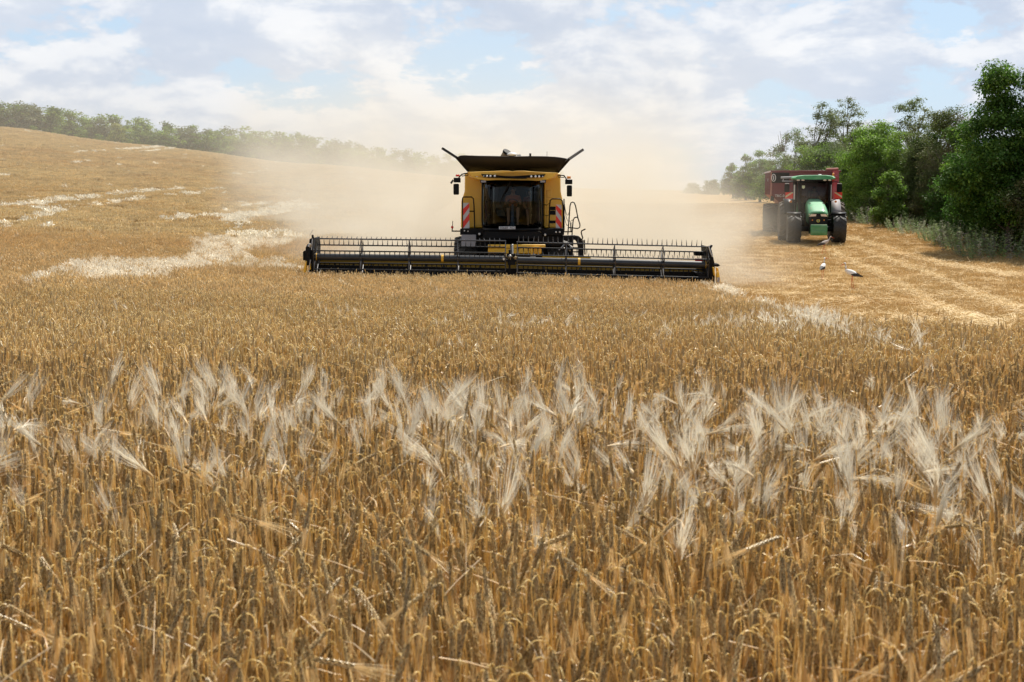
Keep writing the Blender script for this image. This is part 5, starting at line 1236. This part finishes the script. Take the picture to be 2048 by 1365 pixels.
# ------------------------------------------------------------------ trees
def tree_meshes(seed, h, rx, low=.12, nleaf=16000, ls=.13, cols=((.05, .11, .018), (.075, .15, .028), (.035, .08, .016)), airy=0., lobes=15, trunk_r=None, droop=.3, cl=.62):
    """returns (trunk MB, crown mesh): a forked tapering trunk, limbs reaching the leaf clusters, leaf-sized faces"""
    rg = np.random.default_rng(seed); trunk_r = trunk_r or h * .022
    # crown outline: overlapping irregular lobes
    LB = []
    for i in range(lobes):
        t = (i + .5) / lobes; zc_ = h * (low + .10 + (.80 - low) * t); env = max(.30, 1 - t ** 2.6) ** .55 * rg.uniform(.8, 1.1)
        a = i * 2.4 + rg.uniform(-.5, .5); rr = rx * env * rg.uniform(.3, .75)
        LB.append((np.array([rr * math.cos(a), rr * math.sin(a), zc_]), rx * env * rg.uniform(.34, .60), h * rg.uniform(.07, .15)))
    LB.append((np.array([rx * rg.uniform(-.2, .2), rx * rg.uniform(-.2, .2), h * .92]), rx * .26, h * .07))
    LB.append((np.array([0, 0, h * (low + .28)]), rx * .75, h * .20))
    ncl = int(40 + nleaf / 150); vol = np.array([b * b * c for _, b, c in LB]) ** .66; vol /= vol.sum()
    li = rg.choice(len(LB), ncl, p=vol); CC = []
    for k in li:
        c, b, e = LB[k]; u = rg.normal(0, 1, 3); u /= np.linalg.norm(u); r = rg.uniform(.35, 1) ** .45
        CC.append(c + u * r * np.array([b, b, e]))
    CC = np.array(CC); CC[:, 2] = np.maximum(CC[:, 2], h * low * .8 + .15)
    size = rg.uniform(.6, 1.25, ncl) * cl * (rx / 3.0) ** .4
    ci = rg.choice(ncl, nleaf, p=(size ** 2 / (size ** 2).sum()))
    off = rg.normal(0, 1, (nleaf, 3)); off /= np.linalg.norm(off, axis=1)[:, None]; off *= (rg.uniform(0, 1, nleaf) ** (.5 + airy))[:, None]
    P = CC[ci] + off * size[ci][:, None] * np.array([1.15, 1.15, .62])
    P[:, 2] = np.maximum(P[:, 2], .05)
    # leaf frames: roughly facing up/outward, tips drooping
    nrm = off * .8 + np.array([0, 0, .8]) + rg.normal(0, .55, (nleaf, 3)); nrm /= np.linalg.norm(nrm, axis=1)[:, None]
    d = rg.normal(0, 1, (nleaf, 3)) + np.array([0, 0, -droop]); d -= nrm * (d * nrm).sum(1)[:, None]; d /= np.linalg.norm(d, axis=1)[:, None] + 1e-9
    s = np.cross(nrm, d); L = ls * rg.uniform(.6, 1.25, nleaf)[:, None]; W = L * .30
    V = np.stack([P, P + d * L * .5 + s * W - nrm * L * .06, P + d * L, P + d * L * .5 - s * W - nrm * L * .06], 1).reshape(-1, 3)
    F = np.arange(nleaf * 4).reshape(-1, 4)
    cc_ = np.array(cols)[rg.integers(0, len(cols), ncl)][ci] * rg.uniform(.7, 1.35, nleaf)[:, None]
    crown = np_mesh('crown', V, F, [M['leaf']], col=np.repeat(cc_, 4, 0))
    m = MB(); top = h * .62; bx = rg.uniform(-.06, .06, 2) * h
    sp = [Vector((bx[0] * t * t, bx[1] * t * t, top * t)) for t in (0, .12, .35, .6, .8, 1)]
    m.tube(sp, [trunk_r * 1.5, trunk_r * 1.1, trunk_r * .9, trunk_r * .65, trunk_r * .45, trunk_r * .25], 9)
    rr = random.Random(seed)
    for k in rr.sample(range(ncl), min(ncl, 46)):
        q = Vector(CC[k]); t = min(.98, max(.16, (q.z / top) * .62)); i = t * 5; p = None
        tt = (0, .12, .35, .6, .8, 1)
        for a in range(5):
            if tt[a] <= t <= tt[a + 1]: p = sp[a].lerp(sp[a + 1], (t - tt[a]) / (tt[a + 1] - tt[a]))
        mid = p.lerp(q, .5) + Vector((rr.uniform(-.2, .2), rr.uniform(-.2, .2), rr.uniform(.05, .35)))
        r0 = trunk_r * .32; m.tube([p, mid, q], [r0, r0 * .55, r0 * .18], 5)
    return m, crown
def tree(px, top_y, hw, d, label, seed, name='broadleaf_tree', sink=.0, **kw):
    p = A(px, 400, d); z = gz(p.x, d) - .1; h = A(px, top_y, d).z - z; rx = hw / 2717 * d
    e = empty(name, (p.x, d, z)); tag(e, label, 'tree', 'trees along the right edge of the field')
    kw['nleaf'] = int(kw.get('nleaf', 16000) * 2.0); kw['ls'] = kw.get('ls', .13) * 1.05; m, crown = tree_meshes(seed, h, rx * 1.22, **kw)
    m.build('trunk', M['bark'], e, smooth=60); link(bpy.data.objects.new('crown', crown), e)
    return e
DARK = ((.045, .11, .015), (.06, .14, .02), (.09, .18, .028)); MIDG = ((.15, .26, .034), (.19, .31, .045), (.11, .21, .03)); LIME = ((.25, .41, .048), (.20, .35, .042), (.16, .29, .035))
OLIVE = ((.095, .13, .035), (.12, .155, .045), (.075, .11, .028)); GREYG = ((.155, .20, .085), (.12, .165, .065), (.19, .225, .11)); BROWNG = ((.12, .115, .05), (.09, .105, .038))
tree(2022, 126, 100, 64, 'tallest dark green tree standing nearest on the right', 1, nleaf=42000, ls=.15, cols=DARK + MIDG[:1], low=.06, droop=.9, cl=.62)
tree(2125, 190, 85, 61, 'dull olive tree on the far side of the tallest dark green tree', 2, nleaf=15000, ls=.13, cols=BROWNG + OLIVE, low=.05)
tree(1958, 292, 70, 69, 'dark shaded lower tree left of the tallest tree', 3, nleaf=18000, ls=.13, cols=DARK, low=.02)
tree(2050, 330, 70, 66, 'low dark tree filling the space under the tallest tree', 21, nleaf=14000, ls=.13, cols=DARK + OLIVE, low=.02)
tree(1893, 214, 60, 80, 'olive tree with pointed tops left of the tallest tree', 4, nleaf=20000, ls=.10, cols=OLIVE + BROWNG, low=.03, lobes=11)
tree(1834, 262, 48, 84, 'brownish olive bushy tree between the bright green tree and the pointed olive tree', 5, nleaf=16000, ls=.10, cols=OLIVE, low=.02)
tree(1828, 194, 62, 112, 'thin airy tree showing sky through its crown behind the olive trees', 6, nleaf=9500, ls=.15, cols=GREYG, low=.20, airy=.5, cl=.55, name='airy_tree')
tree(1752, 243, 78, 93, 'broad bright green tree just right of the tractor', 7, nleaf=26000, ls=.15, cols=LIME + MIDG, low=.02)
tree(1780, 345, 34, 82, 'small lime green sapling bush lit by the sun', 8, nleaf=5000, ls=.15, cols=MIDG, lobes=7, airy=.3, low=.02, name='sapling')
tree(1712, 262, 42, 106, 'mid green tree filling the gap between the twin crown and the broad bright tree', 31, nleaf=12000, ls=.14, cols=MIDG + GREYG, low=.02)
tree(1800, 256, 44, 90, 'leafy green tree between the broad bright tree and the brownish olive tree', 32, nleaf=13000, ls=.13, cols=MIDG + OLIVE, low=.02)
tree(1862, 236, 44, 84, 'olive green tree tucked behind the pointed olive tree', 33, nleaf=13000, ls=.12, cols=OLIVE + DARK, low=.02)
tree(1926, 232, 48, 76, 'dark green tree leaning against the left flank of the tallest tree', 34, nleaf=15000, ls=.13, cols=DARK + OLIVE[:1], low=.02)
tree(1703, 320, 42, 97, 'mid green low tree right behind the grain cart', 9, nleaf=13000, ls=.13, cols=MIDG + DARK, low=.02)
tree(1684, 193, 62, 126, 'tall airy grey green tree, right half of the twin crown behind the cart', 10, nleaf=15000, ls=.14, cols=GREYG, low=.12, airy=.35, cl=.6, name='airy_tree')
tree(1636, 204, 58, 122, 'tall airy grey green tree, left half of the twin crown behind the cart', 11, nleaf=10000, ls=.14, cols=GREYG + OLIVE, low=.10, airy=.3, cl=.6, name='airy_tree')
tree(1648, 285, 72, 118, 'wide grey green tree directly behind the red cart', 12, nleaf=18000, ls=.14, cols=GREYG + MIDG, low=.02)
tree(1592, 256, 52, 135, 'narrow grey green tree with a ragged side branch left of the twin crown', 13, nleaf=9000, ls=.15, cols=GREYG + DARK[2:], low=.02, airy=.2)
tree(1556, 306, 46, 150, 'round mid green tree above the left end of the cart', 14, nleaf=9000, ls=.16, cols=MIDG + GREYG, low=.02)
tree(1520, 299, 26, 160, 'upright green tree left of the cart with two knobbly tops', 15, nleaf=7000, ls=.17, cols=MIDG + GREYG[1:2], low=.02)
tree(1492, 306, 24, 172, 'dusty green tree second from the left end of the tree line', 16, nleaf=6000, ls=.18, cols=GREYG + MIDG, low=.02)
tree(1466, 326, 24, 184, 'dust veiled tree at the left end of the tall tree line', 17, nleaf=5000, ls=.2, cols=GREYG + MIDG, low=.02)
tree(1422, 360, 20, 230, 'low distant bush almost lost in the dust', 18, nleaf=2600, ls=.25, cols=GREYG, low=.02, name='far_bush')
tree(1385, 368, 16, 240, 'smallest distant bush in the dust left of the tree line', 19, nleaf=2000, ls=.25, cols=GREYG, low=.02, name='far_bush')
# a second rank behind, so the line stays closed from a step to the side
for i, (x, d, hh) in enumerate([(31, 75, 7.5), (33, 95, 7.), (36, 118, 7.), (40, 145, 7.), (44, 175, 8.), (47, 215, 7.), (30, 58, 8.), (26, 49, 7.)]):
    z = gz(x, d) - .1; e = empty('background_tree', (x, d, z)); tag(e, ['rear rank tree standing behind the olive trees', 'rear rank tree behind the bright green tree', 'rear rank tree behind the red cart', 'rear rank tree behind the round mid green tree',
        'rear rank tree behind the dusty trees', 'farthest rear rank tree in the dust', 'rear rank tree beside the tallest tree', 'rear rank tree nearest to the viewer'][i], 'tree', 'trees along the right edge of the field')
    m, crown = tree_meshes(50 + i, hh, 4.2, nleaf=8000, ls=.2, cols=DARK + OLIVE, low=.02); m.build('trunk', M['bark'], e, smooth=60); link(bpy.data.objects.new('crown', crown), e)
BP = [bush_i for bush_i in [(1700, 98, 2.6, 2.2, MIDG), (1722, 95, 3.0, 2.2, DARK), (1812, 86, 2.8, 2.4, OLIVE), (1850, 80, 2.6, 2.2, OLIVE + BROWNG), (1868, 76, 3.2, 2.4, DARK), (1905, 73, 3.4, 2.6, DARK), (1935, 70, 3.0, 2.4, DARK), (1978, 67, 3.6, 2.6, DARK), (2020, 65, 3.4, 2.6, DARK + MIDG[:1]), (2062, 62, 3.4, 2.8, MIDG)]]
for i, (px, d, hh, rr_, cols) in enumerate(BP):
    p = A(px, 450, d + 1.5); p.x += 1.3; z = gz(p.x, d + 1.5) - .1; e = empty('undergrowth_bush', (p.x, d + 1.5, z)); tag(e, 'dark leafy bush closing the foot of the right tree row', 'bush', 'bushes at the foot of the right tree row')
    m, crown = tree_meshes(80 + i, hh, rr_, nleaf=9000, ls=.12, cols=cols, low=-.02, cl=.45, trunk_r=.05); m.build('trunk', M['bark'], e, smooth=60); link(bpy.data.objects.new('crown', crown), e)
# dead twigs standing out of the ragged tree
m = MB(); p0 = A(1567, 300, 134)
for a, b, c in ((1566, 282, 1560, ), (1569, 280, 1575), (1564, 290, 1556)): m.tube([A(1567, 302, 134), A((a + c) / 2, b + 2, 134), A(c, b - 20, 134)], [.05, .03, .012], 5)
o = m.build('dead_branch', M['bark']); tag(o, 'bare dead twigs sticking up left of the ragged grey green tree', 'branch')

# ------------------------------------------------------------------ distant wood behind the left hill
protos = []
for i in range(6):
    cols = [MIDG + GREYG, GREYG + OLIVE, LIME + MIDG, DARK + MIDG, MIDG, GREYG][i]
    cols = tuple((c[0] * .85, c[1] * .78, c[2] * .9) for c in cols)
    m, crown = tree_meshes(300 + i, 7.0, 3.0 + .3 * (i % 3), nleaf=2400, ls=.42, cols=cols, low=.02, cl=.8, trunk_r=.12)
    o = bpy.data.objects.new('far_tree', crown); protos.append(o)
ycol = tree_meshes(320, 6.5, 2.8, nleaf=2400, ls=.4, cols=((.30, .32, .04), (.22, .27, .04), (.14, .2, .03)), low=.02, cl=.8)[1]
TOPX = [-150, 0, 50, 100, 140, 230, 330, 430, 488, 520, 600, 700, 780, 870, 1000, 1150]; TOPY = [190, 203, 203, 207, 222, 233, 244, 259, 250, 262, 269, 284, 293, 305, 322, 335]
rg = random.Random(4); k = 0
for rowi, (dd, st, jit) in enumerate(((266, 19, -6), (280, 23, 0))):
    px = -130
    while px < 1120:
        q = px + rg.uniform(-5, 5); d = dd + rg.uniform(-4, 4) ; p = A(q, 300, d); z = gz(p.x, d) - .3
        ty = float(np.interp(q, TOPX, TOPY)) + (rg.uniform(3, 16) if rowi == 0 else rg.uniform(-3, 5)); h = A(q, ty, d).z - z
        o = protos[rg.randrange(6)].copy() if k >= 6 else protos[k]
        o.name = 'far_tree'; COL.objects.link(o); s = h / 7.0; o.location = (p.x, d, z); o.scale = (s * rg.uniform(1.15, 1.5), s * rg.uniform(1.15, 1.5), s); o.rotation_euler = (0, 0, rg.uniform(0, 6.28))
        tag(o, 'one of the small green trees in the distant wood along the hill crest', 'tree', 'trees of the distant wood'); k += 1
        px += st * rg.uniform(.8, 1.25)
p = A(238, 300, 261); z = gz(p.x, 261) - .3; o = link(bpy.data.objects.new('yellowing_tree', ycol)); o.location = (p.x, 261, z); s = (A(238, 243, 261).z - z) / 6.5; o.scale = (s, s, s)
tag(o, 'yellow green tree standing out of the distant green wood', 'tree')
for i, (q, hh) in enumerate([(70, 1.0), (118, 1.3), (165, 1.6), (200, 1.2), (262, 1.0)]):
    d = 256; p = A(q, 300, d); o = protos[2].copy(); o.name = 'field_edge_bush'; COL.objects.link(o); o.location = (p.x, d, gz(p.x, d) + .3); s = hh / 4.5; o.scale = (s * 1.3, s * 1.3, s)
    tag(o, 'small pale bush at the hill crest in front of the distant wood', 'bush', 'small bushes on the hill crest')
# ------------------------------------------------------------------ herbs at the field edge and green weeds in the crop
def herb_mesh(name, seed, n, h, r, cols, ls=.05, per=26):
    rg = np.random.default_rng(seed); acc = Acc()
    for i in range(n):
        a = rg.uniform(0, 6.28); q = r * rg.uniform(0, 1) ** .5; b = np.array([q * math.cos(a), q * math.sin(a), 0]); hh = h * rg.uniform(.55, 1.05) * (1 - .35 * (q / r) ** 2); t = b + np.array([b[0] * .25 + rg.normal(0, .05), b[1] * .25 + rg.normal(0, .05), hh])
        c = np.array(cols[rg.integers(0, len(cols))]); acc.ribbon([b, (b + t) / 2, t], [.012, .010, .004], c * .8, [1, 0, 0])
        for k in range(per):
            f = rg.uniform(.1, 1); p = b + (t - b) * f; az = rg.uniform(0, 6.28); d = np.array([math.cos(az), math.sin(az), rg.uniform(-.2, .9)]); d = unit(d); L = ls * rg.uniform(.6, 1.4) * (1.2 - .5 * f) * 1.6
            acc.ribbon([p, p + d * L * .5, p + d * L], [ls * .15, ls * .45, ls * .05], c * rg.uniform(.7, 1.3), unit(np.cross(d, rg.normal(0, 1, 3))))
    return acc.mesh(name, M['weed'], False)
MUG = ((.27, .36, .16), (.33, .38, .22), (.20, .31, .11), (.31, .30, .24))
hm = [herb_mesh('mugwort', 400 + i, 60, 1.0, .85, MUG) for i in range(3)]
LAB = ['tall grey green mugwort clump against the bright green tree', 'tallest grey green mugwort at the foot of the trees', 'wide mugwort clump right of the tallest one', 'grey green weeds beside the shaded trees', 'big grey green weed clump at the foot of the tallest tree',
       'leafy weed clump right of the big grey green clump', 'small brownish weed clump in front of the dark trees', 'low weed clump right of the tractor', 'weed clump between the shrubs under the olive tree', 'low weeds at the foot of the shaded lower tree', 'pale weed clump next to the big right clump', 'last weed clump beyond the tallest tree']
for i, (px, d, h, w) in enumerate([(1752, 97, 1.0, 1.0), (1782, 93, 1.35, 1.0), (1818, 88, 1.0, 1.5), (1845, 82, .9, 1.0), (1992, 67, 1.05, 1.2), (2035, 64, 1.0, 1.4), (1880, 77, .8, 1.0), (1728, 101, .6, .9), (1905, 74, .7, 1.0), (1945, 70, .8, 1.0), (1970, 68.5, .9, 1.0), (2080, 61, 1., 1.6)]):
    p = A(px, 450, d); x = p.x - 1.9; o = bpy.data.objects.new('mugwort', hm[i % 3]); link(o); o.location = (x, d, gz(x, d)); o.scale = (w * 1.3, w * 1.3, h * 1.45); o.rotation_euler = (0, 0, i * 1.3)
    tag(o, LAB[i], 'weed clump', 'weed clumps along the field edge')
wm = herb_mesh('green_weed', 420, 9, .5, .22, ((.05, .16, .03), (.07, .2, .04), (.04, .12, .03)), ls=.10, per=14)
for i, (px, py, d, s, lb) in enumerate([(1577, 688, 11.2, .75, 'bright green broad leaved weed poking out of the barley on the right'), (1550, 695, 11.0, .4, 'small green weed left of the bright green weed in the barley'), (1718, 676, 12.2, .35, 'small green weed near the pale track on the right'),
        (38, 668, 12.0, .35, 'tiny dark green weed in the barley at the left edge'), (127, 324, 148, 2.6, 'dark green weed patch high on the left hillside'), (80, 322, 150, 1.5, 'smaller green weed patch on the left hillside'), (520, 508, 47, .8, 'faint green weed in the barley left of the header'),
        (230, 535, 40, .8, 'dark green weed beside the pale lodged strip'), (662, 590, 24, .5, 'greenish weed in the barley below the left end of the header')]):
    p = A(px, py, d); z = gz(p.x, d) + .42; o = link(bpy.data.objects.new('green_weed', wm)); o.location = (p.x, d, z); o.scale = (s * 1.2, s * 1.2, s if s < 1 else .9); tag(o, lb, 'weed', 'green weeds in the barley')

# ------------------------------------------------------------------ dust cloud behind the combine
def dust_material():
    mt, nt, N, L = new_mat('harvest_dust'); out = N('ShaderNodeOutputMaterial'); pv = N('ShaderNodeVolumePrincipled')
    pv.inputs['Color'].default_value = (.80, .76, .665, 1); pv.inputs['Anisotropy'].default_value = .25
    L(pv.outputs[0], out.inputs['Volume'])
    geo = N('ShaderNodeNewGeometry'); sep = N('ShaderNodeSeparateXYZ'); L(geo.outputs['Position'], sep.inputs[0]); X, Y, Z = sep.outputs
    def m(op, a, b=None, c=None, clamp=False):
        n = N('ShaderNodeMath'); n.operation = op; n.use_clamp = clamp
        for i, v in enumerate((a, b, c)):
            if v is None: continue
            if isinstance(v, (int, float)): n.inputs[i].default_value = v
            else: L(v, n.inputs[i])
        return n.outputs[0]
    def rng_(v, a, b, lo=0., hi=1., st='SMOOTHSTEP'):
        r = N('ShaderNodeMapRange'); r.interpolation_type = st; r.inputs['From Min'].default_value = a; r.inputs['From Max'].default_value = b; r.inputs['To Min'].default_value = lo; r.inputs['To Max'].default_value = hi; L(v, r.inputs['Value']); return r.outputs[0]
    mp = N('ShaderNodeMapping'); mp.inputs['Scale'].default_value = (1, .6, 1.3); L(geo.outputs['Position'], mp.inputs[0])
    n = N('ShaderNodeTexNoise'); n.inputs['Scale'].default_value = .14; n.inputs['Detail'].default_value = 5; n.inputs['Roughness'].default_value = .55; L(mp.outputs[0], n.inputs['Vector']); nf = n.outputs['Fac']
    dy = m('SUBTRACT', Y, 47)
    g = m('ADD', m('MULTIPLY', m('MAXIMUM', m('SUBTRACT', Y, 60), 0), .018), m('ADD', -1.75, m('MULTIPLY', m('MULTIPLY', X, -.0003), Y)))
    hgt = m('MAXIMUM', m('SUBTRACT', Z, g), 0)
    hs = m('ADD', DU['h0'], m('MULTIPLY', dy, DU['h1']))
    nn = m('SUBTRACT', nf, .5)
    vert = m('EXPONENT', m('MULTIPLY', m('POWER', m('DIVIDE', m('ADD', hgt, m('MULTIPLY', nn, m('MULTIPLY', hs, -3.4))), hs, ), 1.0), -1.0))
    w = m('ADD', DU['w0'], m('MULTIPLY', dy, DU['w1'])); xc = m('ADD', DU['c0'], m('MULTIPLY', dy, DU['c1']))
    u = m('DIVIDE', m('SUBTRACT', X, xc), w); u = m('ADD', m('ABSOLUTE', u), m('MULTIPLY', nn, -.9)); lat = rng_(u, .68, 1.22, 1., 0.)
    amp = m('ADD', DU['a1'], m('MULTIPLY', m('EXPONENT', m('DIVIDE', dy, -DU['L'])), DU['a0']))
    den = m('MULTIPLY', m('MULTIPLY', amp, lat), vert)
    den = m('MULTIPLY', den, rng_(nf, .39, .59, .08, 1.75))
    den = m('MULTIPLY', den, rng_(Y, 45.5, 51)); den = m('MULTIPLY', den, rng_(Y, 225, 262, 1., 0.)); den = m('MULTIPLY', den, rng_(Z, 15, 21, 1., 0.))
    # thin dust hanging over the whole far field
    thin = m('MULTIPLY', m('MULTIPLY', DU['thin'], rng_(Y, 60, 150)), rng_(Z, 12, 21, 1., 0.)); thin = m('MULTIPLY', thin, rng_(X, 5, 40, 1., .15))
    den = m('ADD', den, m('MULTIPLY', thin, rng_(Y, 290, 300, 1., 0.)))
    L(m('MAXIMUM', den, 0), pv.inputs['Density']); return mt
DU = dict(h0=2.0, h1=.012, w0=8.2, w1=.165, c0=.2, c1=-.038, a0=.36, a1=.0095, L=18., thin=.0018)
m = MB(); m.box(-128, 46, 43.6, 300, -4, 22); dust = m.build('dust_cloud', dust_material(), None, smooth=0)
tag(dust, 'tan dust cloud billowing up behind the combine harvester and drifting left', 'dust', kind='stuff')
cy.volume_step_rate = .09; cy.volume_max_steps = 220
# turn lettering curves into plain meshes
dg = bpy.context.evaluated_depsgraph_get()
for o in [o for o in sc.objects if o.type == 'FONT']:
    me = bpy.data.meshes.new_from_object(o.evaluated_get(dg)); n = link(bpy.data.objects.new('lettering', me), o.parent); n.matrix_local = o.matrix_local.copy(); n.rotation_euler = o.rotation_euler; n.location = o.location
    bpy.data.objects.remove(o)
for o in [o for o in sc.objects if o.name.startswith('lettering')]: o.name = 'lettering'

# separate pieces that are countable into parts of their own
import bmesh
def split_pieces(o):
    bm = bmesh.new(); bm.from_mesh(o.data); bm.verts.ensure_lookup_table(); seen = set(); comps = []
    for v in bm.verts:
        if v.index in seen: continue
        st = [v]; seen.add(v.index); c = []
        while st:
            q = st.pop(); c.append(q.index)
            for e in q.link_edges:
                w = e.other_vert(q)
                if w.index not in seen: seen.add(w.index); st.append(w)
        comps.append(set(c))
    bm.free()
    if len(comps) < 2: return
    src = o.data
    for k, c in enumerate(comps):
        b2 = bmesh.new(); b2.from_mesh(src); b2.verts.ensure_lookup_table()
        bmesh.ops.delete(b2, geom=[v for v in b2.verts if v.index not in c], context='VERTS')
        me = src.copy(); b2.to_mesh(me); b2.free()
        if k == 0: o.data = me
        else: n = o.copy(); n.data = me; COL.objects.link(n)
for o in list(sc.objects):
    if o.type == 'MESH' and o.name.split('.')[0] in ('hopper_flap', 'crop_divider', 'panel', 'vent', 'antenna', 'safety_chain', 'collar', 'headlight', 'fog_lamp', 'bonnet_side', 'cab_step', 'ears', 'red_stripe', 'hydraulic_cylinder', 'bonnet_grille', 'eye', 'face_feature'): split_pieces(o)
